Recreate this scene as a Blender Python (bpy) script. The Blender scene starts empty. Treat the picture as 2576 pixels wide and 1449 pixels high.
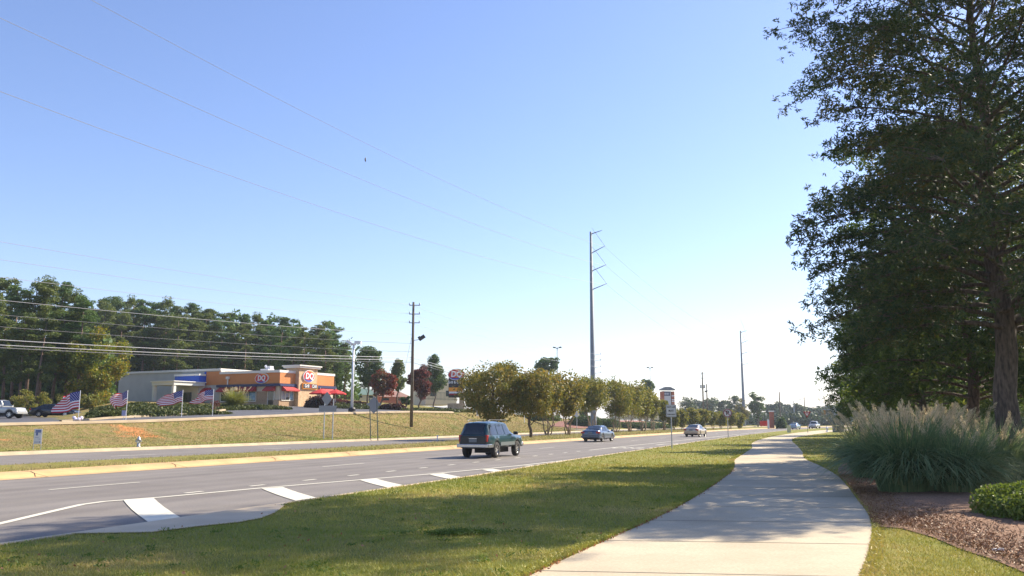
import bpy, math, random
import numpy as np
from mathutils import Vector, Matrix
random.seed(7); RNG = np.random.default_rng(7)
sc = bpy.context.scene; COL = sc.collection
# ------------------------------------------------------------------ camera
F, HZ, CH = 2143.0, 1060.0, 1.75
TH = math.atan((HZ-724.5)/F)
cam = bpy.data.cameras.new('camera'); cam.sensor_width = 36; cam.lens = 36*F/2576; cam.clip_end = 6000; cam.clip_start = .1
co = bpy.data.objects.new('camera', cam); COL.objects.link(co); co.location = (0, 0, CH)
co.rotation_euler = (math.pi/2+TH, 0, 0); sc.camera = co
CT, ST = math.cos(TH), math.sin(TH)
def ray(px, py):
    a = (px-1288)/F; b = (724.5-py)/F
    return a, CT-b*ST, ST+b*CT
def at(px, py, Y):
    a, y, z = ray(px, py); k = Y/y
    return Vector((a*k, Y, CH+z*k))
def un(px, py, z=0):
    a, y, d = ray(px, py); k = (z-CH)/d
    return Vector((a*k, y*k, z))
def proj(p):
    c = p[1]*CT+(p[2]-CH)*ST; u = -p[1]*ST+(p[2]-CH)*CT
    return 1288+F*p[0]/c, 724.5-F*u/c
A = math.radians(22); SA, CA = math.sin(A), math.cos(A)
def curve(s): return -max(0., s-140)**2/1800. if s < 500 else -72-(s-500)*.4
def W(s, t, z=0.): return Vector((s*SA-t*CA, s*CA+t*SA, z))
def ST_(x, y): return x*SA+y*CA, -x*CA+y*SA
def itp(s, tab): return float(np.interp(s, [a for a, b in tab], [b for a, b in tab]))
def tR(s): return itp(s, [(-60, 10.9), (8, 11.0), (25, 11.2), (35, 11.8), (54, 12.2), (73, 12.7), (113, 13.2), (400, 13.2)])+curve(s)
def tM(s): return itp(s, [(40, 28.9), (60, 30.4), (90, 33.6), (130, 35.6), (170, 36.6), (400, 37)])+curve(s)
def tK(s): return itp(s, [(50, 41.8), (75, 42.0), (110, 43.2), (140, 44.6), (180, 46.5), (400, 47)])+curve(s)
def H(s): return itp(s, [(-60, 1.2), (38, 1.5), (51, 1.72), (64, 2.12), (77, 2.55), (96, 2.92), (134, 3.05), (142, 2.2), (151, .35), (160, .35), (170, 1.75), (225, 1.9), (260, .7), (320, .3), (900, .3)])
def zfar(s, u):
    w = 9.3; h = H(s)
    if u < .2: return .14
    f = min(1, max(0, (u-1.2)/(w-1.2))); f = f**1.25; f = f*(1-.18*math.sin(f*math.pi))
    z = .14+(h-.14)*f
    if u > w:
        g = itp(s, [(20, .07), (60, .07), (85, .04), (115, .045), (140, .09), (150, .10), (165, .06), (230, .02), (300, 0)])
        x_, y_ = s*SA-(tK(s)+u)*CA, s*CA+(tK(s)+u)*SA
        b = min(1, max(0, (x_/max(y_, 1)+.52)/.07)); g *= b*b*(3-2*b)
        z += g*min(u-w, 60)
    return z
def zg(x, y):
    s, t = ST_(x, y)
    u = t-tK(s)
    if u > 0: return zfar(s, u)
    return .1
def on(px, Y, dz=0):
    x = (px-1288)/F*Y
    x = (px-1288)/F*(Y*CT+(zg(x, Y)-CH)*ST)
    return Vector((x, Y, zg(x, Y)+dz))
# ------------------------------------------------------------------ tagging
def setp(o, label=None, cat=None, group=None, kind=None):
    if label: o['label'] = label
    if cat: o['category'] = cat
    if group: o['group'] = group
    if kind: o['kind'] = kind
    return o
def thing(name, label, cat, loc=(0, 0, 0), rz=0, group=None):
    o = bpy.data.objects.new(name, None); COL.objects.link(o); o.empty_display_size = .2
    o.location = loc; o.rotation_euler = (0, 0, rz)
    return setp(o, label, cat, group)
def dup(root, loc, rz, label, group=None, scale=1):
    r = root.copy(); COL.objects.link(r); r.location = loc; r.rotation_euler = (0, 0, rz); r['label'] = label
    r.scale = (scale,)*3 if not isinstance(scale, tuple) else scale
    if group: r['group'] = group
    for ch in list(root.children):
        c = ch.copy(); COL.objects.link(c); c.parent = r
        for g in list(ch.children):
            d = g.copy(); COL.objects.link(d); d.parent = c
    return r
class M:
    def __init__(s): s.v = []; s.f = []; s.m = []
    def add(s, vs, fs, mi=0):
        n = len(s.v); s.v += [tuple(v) for v in vs]; s.f += [tuple(i+n for i in f) for f in fs]; s.m += [mi]*len(fs); return s
    def box(s, c, d, rz=0, mi=0, rot=None):
        R = rot if rot is not None else Matrix.Rotation(rz, 3, 'Z'); c = Vector(c)
        vs = [c+R@Vector((d[0]/2*a, d[1]/2*b, d[2]/2*e)) for a in (-1, 1) for b in (-1, 1) for e in (-1, 1)]
        return s.add(vs, [(0, 1, 3, 2), (4, 6, 7, 5), (0, 4, 5, 1), (2, 3, 7, 6), (0, 2, 6, 4), (1, 5, 7, 3)], mi)
    def tube(s, pts, rs, n=8, mi=0, cap=True):
        pts = [Vector(p) for p in pts]
        if not hasattr(rs, '__len__'): rs = [rs]*len(pts)
        vs = []; up = None
        for i, p in enumerate(pts):
            d = (pts[min(i+1, len(pts)-1)]-pts[max(i-1, 0)]).normalized()
            if up is None: up = Vector((1, 0, 0)) if abs(d.x) < .8 else Vector((0, 1, 0))
            a = (up-d*up.dot(d)).normalized(); up = a; b = d.cross(a)
            vs += [p+(a*math.cos(k*2*math.pi/n)+b*math.sin(k*2*math.pi/n))*rs[i] for k in range(n)]
        fs = []
        for i in range(len(pts)-1):
            for k in range(n):
                k2 = (k+1) % n; fs.append((i*n+k, i*n+k2, (i+1)*n+k2, (i+1)*n+k))
        if cap: fs.append(tuple(range(n))[::-1]); fs.append(tuple((len(pts)-1)*n+k for k in range(n)))
        return s.add(vs, fs, mi)
    def lathe(s, prof, c=(0, 0, 0), n=16, mi=0, axis='Z'):
        vs = []; c = Vector(c)
        for r, z in prof:
            for k in range(n):
                a = k*2*math.pi/n; v = (r*math.cos(a), r*math.sin(a), z)
                if axis == 'Y': v = (v[0], v[2], v[1])
                if axis == 'X': v = (v[2], v[0], v[1])
                vs.append(c+Vector(v))
        fs = [(i*n+k, i*n+(k+1) % n, (i+1)*n+(k+1) % n, (i+1)*n+k) for i in range(len(prof)-1) for k in range(n)]
        return s.add(vs, fs, mi)
    def prism(s, poly, d, mi=0, fr=None):
        """poly = 2D points (a,b); fr = (origin, axis a, axis b, normal); thickness d along the normal"""
        o, a, b, nn = [Vector(q) for q in (fr or ((0, 0, 0), (1, 0, 0), (0, 1, 0), (0, 0, 1)))]
        n = len(poly)
        vs = [o+a*p[0]+b*p[1] for p in poly]+[o+a*p[0]+b*p[1]+nn*d for p in poly]
        return s.add(vs, [tuple(range(n))[::-1], tuple(range(n, 2*n))]+[(i, (i+1) % n, n+(i+1) % n, n+i) for i in range(n)], mi)
    def build(s, name, mats, parent=None, smooth=False, bevel=0):
        me = bpy.data.meshes.new(name); me.from_pydata(s.v, [], s.f)
        if not isinstance(mats, (list, tuple)): mats = [mats]
        for m in mats: me.materials.append(m)
        if len(mats) > 1: me.polygons.foreach_set('material_index', s.m)
        if smooth:
            me.polygons.foreach_set('use_smooth', [True]*len(me.polygons))
            if smooth != 'all': me.set_sharp_from_angle(angle=math.radians(38))
        me.update()
        o = bpy.data.objects.new(name, me); COL.objects.link(o)
        if parent: o.parent = parent
        if bevel:
            b = o.modifiers.new('b', 'BEVEL'); b.width = bevel; b.segments = 2; b.limit_method = 'ANGLE'
        return o
def one(m, name, mats, label, cat, loc=(0, 0, 0), rz=0, group=None, smooth=False, kind=None):
    o = m.build(name, mats, None, smooth); o.location = loc; o.rotation_euler = (0, 0, rz); return setp(o, label, cat, group, kind)
def quads(name, V, mats, parent=None, mi=None, nper=4):
    """V: (n,nper,3) array -> one face each"""
    n = len(V); me = bpy.data.meshes.new(name)
    me.vertices.add(n*nper); me.vertices.foreach_set('co', V.astype(np.float32).ravel())
    me.loops.add(n*nper); me.loops.foreach_set('vertex_index', np.arange(n*nper, dtype=np.int32))
    me.polygons.add(n); me.polygons.foreach_set('loop_start', np.arange(0, n*nper, nper, dtype=np.int32))
    if not isinstance(mats, (list, tuple)): mats = [mats]
    for m in mats: me.materials.append(m)
    if mi is not None: me.polygons.foreach_set('material_index', mi.astype(np.int32))
    me.update(calc_edges=True); me.validate()
    o = bpy.data.objects.new(name, me); COL.objects.link(o)
    if parent: o.parent = parent
    return o
# ------------------------------------------------------------------ materials
def mat(name, col, rough=.7, var=.0, scale=4., metal=0., bump=0., col2=None, spec=None, detail=4, coords='Object', coat=0, stretch=None):
    m = bpy.data.materials.new(name); m.use_nodes = True; nt = m.node_tree; N = nt.nodes; b = N['Principled BSDF']
    b.inputs['Base Color'].default_value = (*col, 1); b.inputs['Roughness'].default_value = rough; b.inputs['Metallic'].default_value = metal
    if spec is not None: b.inputs['Specular IOR Level'].default_value = spec
    if coat: b.inputs['Coat Weight'].default_value = coat; b.inputs['Coat Roughness'].default_value = .05
    if var or bump or col2:
        tc = N.new('ShaderNodeTexCoord'); nz = N.new('ShaderNodeTexNoise'); nz.inputs['Scale'].default_value = scale; nz.inputs['Detail'].default_value = detail
        src = tc.outputs[coords]
        if stretch:
            mp = N.new('ShaderNodeMapping'); mp.inputs['Scale'].default_value = stretch; nt.links.new(src, mp.inputs[0]); src = mp.outputs[0]
        nt.links.new(src, nz.inputs['Vector'])
        if var or col2:
            r = N.new('ShaderNodeValToRGB'); e = r.color_ramp.elements; e[0].position = .32; e[1].position = .68
            c2 = col2 or tuple(c*(1+var) for c in col); c1 = col if col2 else tuple(c*(1-var) for c in col)
            e[0].color = (*c1, 1); e[1].color = (*c2, 1)
            nt.links.new(nz.outputs['Fac'], r.inputs[0]); nt.links.new(r.outputs[0], b.inputs['Base Color'])
        if bump:
            bp = N.new('ShaderNodeBump'); bp.inputs['Strength'].default_value = .6; bp.inputs['Distance'].default_value = bump
            nt.links.new(nz.outputs['Fac'], bp.inputs['Height']); nt.links.new(bp.outputs[0], b.inputs['Normal'])
    return m
def leafmat(name, cols, trans=.35, nscale=.6, rough=.55, patch=.45, rnd=.55):
    """per-leaf random colour plus patches; cols = list of colours"""
    m = bpy.data.materials.new(name); m.use_nodes = True; nt = m.node_tree; N = nt.nodes; L = nt.links
    N.remove(N['Principled BSDF']); out = N['Material Output']
    g = N.new('ShaderNodeNewGeometry'); tc = N.new('ShaderNodeTexCoord'); nz = N.new('ShaderNodeTexNoise'); nz.inputs['Scale'].default_value = nscale; nz.inputs['Detail'].default_value = 3
    L.new(tc.outputs['Object'], nz.inputs['Vector'])
    mx = N.new('ShaderNodeMath'); mx.operation = 'MULTIPLY_ADD'; mx.inputs[1].default_value = rnd
    L.new(g.outputs['Random Per Island'], mx.inputs[0])
    m2 = N.new('ShaderNodeMapRange'); m2.inputs[1].default_value = .3; m2.inputs[2].default_value = .7; m2.inputs[3].default_value = 0; m2.inputs[4].default_value = patch
    L.new(nz.outputs['Fac'], m2.inputs[0]); L.new(m2.outputs[0], mx.inputs[2])
    r = N.new('ShaderNodeValToRGB'); e = r.color_ramp.elements
    while len(e) < len(cols): e.new(.5)
    for i, c in enumerate(cols): e[i].position = i/(len(cols)-1); e[i].color = (*c, 1)
    L.new(mx.outputs[0], r.inputs[0])
    d = N.new('ShaderNodeBsdfPrincipled'); d.inputs['Roughness'].default_value = rough; d.inputs['Specular IOR Level'].default_value = .3
    t = N.new('ShaderNodeBsdfTranslucent'); ms = N.new('ShaderNodeMixShader'); ms.inputs[0].default_value = trans
    hs = N.new('ShaderNodeHueSaturation'); hs.inputs['Value'].default_value = 1.5; hs.inputs['Saturation'].default_value = 1.1; hs.inputs['Hue'].default_value = .485
    L.new(r.outputs[0], d.inputs['Base Color']); L.new(r.outputs[0], hs.inputs['Color']); L.new(hs.outputs[0], t.inputs['Color'])
    L.new(d.outputs[0], ms.inputs[1]); L.new(t.outputs[0], ms.inputs[2]); L.new(ms.outputs[0], out.inputs['Surface'])
    return m
MT = {}
def surf(name, c1, c2, rough, bigs, stretch, fines, famt=.18, rz=0., dark=None):
    m = bpy.data.materials.new(name); m.use_nodes = True; nt = m.node_tree; N = nt.nodes; L = nt.links; b = N['Principled BSDF']; b.inputs['Roughness'].default_value = rough; b.inputs['Specular IOR Level'].default_value = .25
    tc = N.new('ShaderNodeTexCoord'); rot = N.new('ShaderNodeMapping'); rot.inputs['Rotation'].default_value = (0, 0, rz); mp = N.new('ShaderNodeMapping'); mp.inputs['Scale'].default_value = stretch
    L.new(tc.outputs['Object'], rot.inputs[0]); L.new(rot.outputs[0], mp.inputs[0])
    def nz(src, sc_, d): n = N.new('ShaderNodeTexNoise'); n.inputs['Scale'].default_value = sc_; n.inputs['Detail'].default_value = d; n.inputs['Roughness'].default_value = .6; L.new(src, n.inputs['Vector']); return n.outputs['Fac']
    def rp(f, a, b_, p0=.34, p1=.66): r_ = N.new('ShaderNodeValToRGB'); e = r_.color_ramp.elements; e[0].position = p0; e[1].position = p1; e[0].color = (*a, 1); e[1].color = (*b_, 1); L.new(f, r_.inputs[0]); return r_.outputs[0]
    def mul(a, b_): x = N.new('ShaderNodeMix'); x.data_type = 'RGBA'; x.blend_type = 'MULTIPLY'; x.inputs[0].default_value = 1; L.new(a, x.inputs[6]); L.new(b_, x.inputs[7]); return x.outputs[2]
    c = rp(nz(mp.outputs[0], bigs, 5), c1, c2); c = mul(c, rp(nz(tc.outputs['Object'], fines, 3), (1-famt,)*3, (1+famt,)*3)); c = mul(c, rp(nz(tc.outputs['Object'], .45, 7), (.88, .87, .86), (1.06, 1.06, 1.06)))
    if dark:
        w_ = N.new('ShaderNodeTexWave'); w_.wave_type = 'BANDS'; w_.bands_direction = 'Y'; w_.inputs['Scale'].default_value = dark[0]; w_.inputs['Distortion'].default_value = .6; w_.inputs['Phase Offset'].default_value = dark[1]; L.new(rot.outputs[0], w_.inputs['Vector']); c = mul(c, rp(w_.outputs['Fac'], (.93, .93, .94), (1.04, 1.04, 1.03), .1, .9))
    L.new(c, b.inputs['Base Color']); bp = N.new('ShaderNodeBump'); bp.inputs['Strength'].default_value = .4; bp.inputs['Distance'].default_value = .004; L.new(nz(tc.outputs['Object'], fines, 3), bp.inputs['Height']); L.new(bp.outputs[0], b.inputs['Normal']); return m
MT['asphalt'] = surf('asphalt', (.185, .166, .150), (.225, .203, .183), .8, .6, (.05, 1, 1), 30, .16, -math.radians(68), (.26, 1.0))
MT['asphalt2'] = mat('asphalt_drive', (.085, .085, .095), .85, .15, 1.0)
MT['paint'] = mat('white_paint', (.66, .62, .50), .6, .06, 9)
MT['kerb'] = mat('concrete_kerb', (.36, .28, .18), .85, col2=(.48, .38, .25), scale=.9, bump=.004)
MT['slab'] = mat('concrete_slab', (.50, .39, .26), .85, col2=(.62, .50, .34), scale=.9, bump=.004)
MT['ykerb'] = mat('yellow_kerb', (.46, .29, .13), .8, col2=(.58, .385, .18), scale=.8, bump=.004)
MT['path'] = surf('path_concrete', (.47, .39, .27), (.57, .48, .34), .85, .5, (1, 1, 1), 26, .09)
MT['joint'] = mat('joint_dark', (.10, .085, .07), .9)
MT['white'] = mat('white_metal', (.78, .78, .8), .4)
MT['steel'] = mat('galvanised_steel', (.42, .44, .47), .5, .1, 3, metal=.5)
MT['steel2'] = mat('pole_steel', (.19, .21, .235), .6, .1, .5)
MT['alu'] = mat('sign_back', (.25, .26, .28), .5, .05, 3, metal=.5)
MT['sgreen'] = mat('green_post', (.07, .09, .07), .6)
MT['wood'] = mat('pole_wood', (.13, .10, .07), .9, .3, 2, stretch=(8, 8, .6))
MT['bark'] = mat('bark', (.11, .08, .06), .95, .55, 9, bump=.05, stretch=(1.6, 1.6, .45), detail=9)
MT['bark2'] = mat('smooth_bark', (.27, .19, .13), .85, .3, 3, stretch=(1, 1, .3))
MT['pbark'] = mat('pine_bark', (.17, .11, .08), .9, .3, 3)
MT['black'] = mat('black_plastic', (.012, .012, .013), .5)
MT['tyre'] = mat('tyre_rubber', (.03, .028, .026), .85)
MT['alloy'] = mat('alloy', (.62, .61, .6), .3, metal=.8)
MT['glass'] = mat('car_glass', (.012, .017, .022), .06, spec=.8)
MT['glass2'] = mat('window_glass', (.02, .03, .035), .08, spec=.7)
MT['red'] = mat('red_lens', (.38, .015, .012), .25)
MT['lens'] = mat('clear_lens', (.75, .75, .75), .2)
MT['chrome'] = mat('chrome_bumper', (.45, .46, .48), .25, metal=.9)
MT['mulch'] = mat('mulch', (.13, .065, .035), .95, col2=(.34, .19, .11), scale=22, bump=.03, detail=8)
MT['insul'] = mat('insulator', (.10, .09, .085), .4)
MT['wire'] = mat('wire_metal', (.55, .55, .56), .35, metal=.6)
MT['wiredark'] = mat('cable_dark', (.16, .16, .17), .9)
MT['clay'] = mat('clay', (.42, .17, .07), .95, .2, 3)
# ------------------------------------------------------------------ world + sun
SUNEL, SUNAZ = math.radians(37.5), math.radians(90-31)     # azimuth clockwise from +Y
w = bpy.data.worlds.new('World'); sc.world = w; w.use_nodes = True; nt = w.node_tree
bg = nt.nodes['Background']; sk = nt.nodes.new('ShaderNodeTexSky'); sk.sky_type = 'NISHITA'; sk.sun_disc = False
sk.sun_elevation = SUNEL; sk.sun_rotation = SUNAZ; sk.altitude = 250; sk.air_density = 1.15; sk.dust_density = .5; sk.ozone_density = 3.0
tn = nt.nodes.new('ShaderNodeMix'); tn.data_type = 'RGBA'; tn.blend_type = 'MULTIPLY'; tn.inputs[0].default_value = 1; tn.inputs[7].default_value = (1.02, .968, 1.125, 1)
nt.links.new(sk.outputs[0], tn.inputs[6]); nt.links.new(tn.outputs[2], bg.inputs['Color']); bg.inputs['Strength'].default_value = .098
sl = bpy.data.lights.new('sun', 'SUN'); sl.energy = 4.95; sl.angle = math.radians(.55); sl.color = (1, .895, .72)
so = bpy.data.objects.new('sun', sl); COL.objects.link(so)
sd = Vector((math.sin(SUNAZ)*math.cos(SUNEL), math.cos(SUNAZ)*math.cos(SUNEL), math.sin(SUNEL)))
so.rotation_euler = sd.to_track_quat('Z', 'Y').to_euler(); so.location = sd*60
sc.view_settings.view_transform = 'Standard'; sc.view_settings.look = 'None'; sc.view_settings.exposure = .98
# ------------------------------------------------------------------ ground
def groundmat():
    m = bpy.data.materials.new('grass_ground'); m.use_nodes = True; nt = m.node_tree; N = nt.nodes; L = nt.links; b = N['Principled BSDF']
    b.inputs['Roughness'].default_value = .95; b.inputs['Specular IOR Level'].default_value = .1
    at_ = N.new('ShaderNodeAttribute'); at_.attribute_name = 'tint'; sp = N.new('ShaderNodeSeparateColor'); L.new(at_.outputs['Color'], sp.inputs[0])
    tc = N.new('ShaderNodeTexCoord')
    def noise(s, d=5, st=None):
        n = N.new('ShaderNodeTexNoise'); n.inputs['Scale'].default_value = s; n.inputs['Detail'].default_value = d; n.inputs['Roughness'].default_value = .62
        src = tc.outputs['Object']
        if st: mp = N.new('ShaderNodeMapping'); mp.inputs['Scale'].default_value = st; L.new(src, mp.inputs[0]); src = mp.outputs[0]
        L.new(src, n.inputs['Vector']); return n.outputs['Fac']
    def ramp(f, c):
        r = N.new('ShaderNodeValToRGB'); e = r.color_ramp.elements
        while len(e) < len(c): e.new(.5)
        for i, (p, q) in enumerate(c): e[i].position = p; e[i].color = (*q, 1)
        L.new(f, r.inputs[0]); return r.outputs[0]
    def mix(f, a, c):
        x = N.new('ShaderNodeMix'); x.data_type = 'RGBA'; L.new(f, x.inputs[0]); L.new(a, x.inputs[6]); L.new(c, x.inputs[7]); return x.outputs[2]
    big = noise(.22, 4); med = noise(1.6, 6); fine = noise(28, 6)
    lawn = ramp(big, [(.3, (.15, .19, .03)), (.5, (.23, .215, .05)), (.7, (.31, .25, .085))])
    lawn2 = ramp(med, [(.32, (.12, .17, .028)), (.5, (.22, .22, .05)), (.72, (.35, .26, .10))])
    x = N.new('ShaderNodeMix'); x.data_type = 'RGBA'; x.inputs[0].default_value = .5; L.new(lawn, x.inputs[6]); L.new(lawn2, x.inputs[7]); lawn = x.outputs[2]
    dry = ramp(noise(.5, 9, (1, 1, 2.5)), [(.34, (.14, .155, .045)), (.44, (.21, .185, .06)), (.53, (.28, .195, .09)), (.62, (.18, .175, .05)), (.7, (.27, .175, .085))])
    clay = ramp(med, [(.35, (.42, .17, .06)), (.65, (.55, .25, .10))])
    def brk(ch, amt=.5):
        a = N.new('ShaderNodeMath'); a.operation = 'ADD'; L.new(ch, a.inputs[0])
        s_ = N.new('ShaderNodeMath'); s_.operation = 'MULTIPLY_ADD'; s_.inputs[1].default_value = amt*2; s_.inputs[2].default_value = -amt; L.new(noise(.9, 6), s_.inputs[0]); L.new(s_.outputs[0], a.inputs[1])
        mr = N.new('ShaderNodeMapRange'); mr.inputs[1].default_value = .38; mr.inputs[2].default_value = .62; L.new(a.outputs[0], mr.inputs[0]); return mr.outputs[0]
    c = mix(brk(sp.outputs[0], .3), lawn, dry); c = mix(brk(sp.outputs[1], .9), c, clay)
    f2 = ramp(fine, [(.25, (.55, .55, .55)), (.7, (1.3, 1.3, 1.3))])
    mm = N.new('ShaderNodeMix'); mm.data_type = 'RGBA'; mm.blend_type = 'MULTIPLY'; mm.inputs[0].default_value = .75; L.new(c, mm.inputs[6]); L.new(f2, mm.inputs[7])
    L.new(mm.outputs[2], b.inputs['Base Color'])
    bp = N.new('ShaderNodeBump'); bp.inputs['Strength'].default_value = .7; bp.inputs['Distance'].default_value = .06; L.new(noise(9, 8), bp.inputs['Height']); L.new(bp.outputs[0], b.inputs['Normal'])
    return m
MT['ground'] = groundmat()
clay_c = un(335, 1066, 1.45)
clay_pts = [(at(322, 1069, 63), 1.7), (at(350, 1073, 62), 1.9), (at(378, 1080, 61), 1.4), (at(8, 1078, 52), 1.3)]
def tint(x, y, s, t):
    u = t-tK(s)
    d = 0
    if u > 2: d = 1
    elif u > .0: d = .25
    if tR(s) < t < 40: d = .45
    if u > 14 and s > 120: d = .5
    if d == 0 and t < tR(s): d = .30*max(0, min(1, (t-3)/5))
    c = 0
    for p, r in clay_pts:
        q = math.hypot(x-p.x, y-p.y)/r
        c = max(c, 1-q*.75)
    if s > 130 and 5 < u < 14: c = max(c, .25)
    return d, max(0, c)
ss = [-80, -50, -25, -12]+[i*2.0 for i in range(-3, 100)]+[200+i*6 for i in range(1, 34)]+[430, 480, 560, 700, 900, 1200, 1700, 2600]
rows = []
for s in ss:
    c = curve(s); R = [(-900, .1), (-400, .1), (-200, .1), (-100, .1), (-60, .1), (-40, .1), (-28, .1), (-20, .1), (-14, .1), (-9, .1), (-5, .1), (-1, .1), (3, .1), (6, .1), (8.5, .1)]
    k = tR(s)
    R = [(a+(c if a > -30 else 0)*(1 if s < 500 else 1), z) for a, z in R]
    R = [(a, z) for a, z in R if a < k-1.2]
    while len(R) < 15: R.append((k-1.2+.05*len(R)*.5, .1))
    R += [(k-.9, .1), (k-.16, .1), (k-.02, -.03), (k+3, -.04), (k+9, -.04), (24.3+c, -.04), (24.85+c, .02), (25.2+c, .14), (26.5+c, .19), ((26+c+tM(s))/2+.4, .24), (tM(s)-.5, .17), (tM(s)-.1, .1), (tM(s)+.1, -.04)]
    q = tK(s); R += [((tM(s)+q)/2, -.04), (q-.1, -.04), (q+.02, .10)]
    for u in (.3, 1.2, 2, 3, 4, 5, 6, 7, 8, 8.8, 9.6, 10.5, 12, 14, 17, 20, 24, 28, 33, 40, 50, 70, 100, 160, 300, 500, 900):
        R.append((q+u, zfar(s, u)))
    rows.append(R)
nc = len(rows[0]); V = []; TI = []
for s, R in zip(ss, rows):
    assert len(R) == nc
    for t, z in R:
        p = W(s, t, z); V.append(p); TI.append(tint(p.x, p.y, s, t))
g = M(); g.v = [tuple(v) for v in V]
g.f = [(i*nc+j, (i+1)*nc+j, (i+1)*nc+j+1, i*nc+j+1) for i in range(len(ss)-1) for j in range(nc-1)]; g.f = [f[::-1] for f in g.f]; g.m = [0]*len(g.f)
go = g.build('ground', MT['ground'], None, 'all'); setp(go, kind='structure')
ca = go.data.color_attributes.new('tint', 'FLOAT_COLOR', 'POINT')
arr = np.zeros((len(V), 4), np.float32); arr[:, :2] = np.array(TI); arr[:, 3] = 1; ca.data.foreach_set('color', arr.ravel())
# strips in road coordinates
def strip(name, ta, tb, za, zb, s0, s1, ds, material, kind='structure', extra=None):
    n = max(1, int((s1-s0)/ds)); m = M(); vs = []
    for i in range(n+1):
        s = s0+(s1-s0)*i/n
        prof = extra(s) if extra else [(ta(s), za), (tb(s), zb)]
        vs += [W(s, t, z) for t, z in prof]; k = len(prof)
    m.add(vs, [(i*k+j, i*k+j+1, (i+1)*k+j+1, (i+1)*k+j) for i in range(n) for j in range(k-1)])
    o = m.build(name, material); setp(o, kind=kind); return o
C24 = lambda d: (lambda s: d+curve(s))
strip('road', lambda s: tR(s)-.02, C24(24.35), 0, 0, -80, 1200, 5, MT['asphalt'])
strip('far_road', lambda s: tM(s), lambda s: tK(s)-.35, 0, 0, -80, 1200, 5, MT['asphalt'])
strip('median_kerb', 0, 0, 0, 0, -80, 700, 4, MT['ykerb'], extra=lambda s: [(24.0+curve(s), .006), (24.5+curve(s), .012), (24.62+curve(s), .10), (24.8+curve(s), .155), (25.3+curve(s), .17), (25.3+curve(s), 0)])
m = M()
for k in range(0, 60):
    s_ = 14+k*6.1; c = curve(s_); m.add([W(s_, 24.02+c, .014), W(s_, 24.62+c, .108), W(s_, 24.8+c, .163), W(s_, 25.28+c, .178), W(s_+.035+.0004*s_, 25.28+c, .178), W(s_+.035+.0004*s_, 24.8+c, .163), W(s_+.035+.0004*s_, 24.62+c, .108), W(s_+.035+.0004*s_, 24.02+c, .014)], [(0, 7, 6, 1), (1, 6, 5, 2), (2, 5, 4, 3)])
setp(m.build('kerb_joint_marking', mat('kerb_joint', (.12, .08, .045), .9)), kind='structure')
strip('gutter', 0, 0, 0, 0, -80, 700, 4, MT['kerb'], extra=lambda s: [(tK(s)-1.0, .005), (tK(s)-.1, .004), (tK(s)+.0, .15), (tK(s)+.25, .165), (tK(s)+.25, 0)])
strip('kerb', 0, 0, 0, 0, -80, 700, 4, MT['slab'], extra=lambda s: [(tR(s)-.16, .02), (tR(s)-.16, .118), (tR(s)-.02, .112), (tR(s)+.03, .006), (tR(s)+.32, .005)])
# near carriageway markings (structure): one mesh for each kind of line
def polyline_mark(name, pts, wd, z=.009):
    m = M(); vs = []
    for i, p in enumerate(pts):
        d = (pts[min(i+1, len(pts)-1)]-pts[max(0, i-1)]); d = Vector((d.x, d.y, 0)).normalized(); n = Vector((-d.y, d.x, 0))*wd/2
        vs += [Vector((p.x, p.y, z))+n, Vector((p.x, p.y, z))-n]
    m.add(vs, [(2*i, 2*i+1, 2*i+3, 2*i+2) for i in range(len(pts)-1)])
    return setp(m.build(name, MT['paint']), kind='structure')
edge = [un(-330, 1400), un(-150, 1352), un(0, 1318), un(110, 1292), un(205, 1270), un(260, 1262.5)]+[W(s, itp(s, [(15.8, 15.2), (19, 14.8), (22.7, 14.1), (25.8, 13.5), (32, 12.75), (40, 12.35), (47, 12.25), (54, 12.5), (73, 13.0), (113, 13.6)])) for s in (15.8, 19, 22.7, 25.8, 29, 32, 36, 40, 47, 54, 62, 73, 90, 113)]
polyline_mark('lane_edge_line', edge, .17)
def dashes(name, t, wd, lst):
    m = M()
    for a, b in lst:
        m.add([W(a, t(a)-wd/2, .009), W(a, t(a)+wd/2, .009), W(b, t(b)+wd/2, .009), W(b, t(b)-wd/2, .009)], [(0, 1, 2, 3)])
    return setp(m.build(name, MT['paint']), kind='structure')
dashes('lane_dashes', C24(19.5), .12, [(16.4+k*12.2, 16.4+k*12.2+3.0) for k in range(-1, 24)])
dashes('turn_lane_dots', C24(15.5), .15, [(16.9+k*2.43, 16.9+k*2.43+.62) for k in range(0, 14)])
dashes('turn_lane_line', C24(15.5), .17, [(51+5*k, 56+5*k) for k in range(0, 20)])
dashes('far_lane_dashes', lambda s: (tM(s)+tK(s))/2-.2, .12, [(33+k*12.2, 36+k*12.2) for k in range(-1, 14)])
dashes('far_edge_line', lambda s: tM(s)+.45, .12, [(20+5*k, 25+5*k) for k in range(0, 40)])
m = M()
for q in ([(310, 1258.5), (385, 1252.5), (460, 1307), (372, 1314.5)], [(658, 1230), (711, 1226), (802, 1255), (746, 1261.5)], [(905, 1208.5), (946, 1205), (1022, 1223), (982, 1229)],
          [(1080, 1194.5), (1115, 1191.5), (1174, 1203), (1141, 1207.5)], [(1212, 1182.5), (1240, 1180), (1286, 1187), (1260, 1190.5)], [(1318, 1173), (1342, 1171), (1378, 1175), (1356, 1178)]):
    P = [un(*p) for p in q]; pp = []
    for (a, b) in ((0, 3), (1, 2)):
        for k in range(5):
            f = k/4; v = P[a].lerp(P[b], f); bow = .10*math.sin(f*math.pi); pp.append(Vector((v.x-bow*.3, v.y-bow*.3, .013)))
    m.add(pp, [(i, i+1, i+6, i+5) for i in range(4)])
setp(m.build('hatch_marking', MT['paint']), kind='structure')
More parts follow.
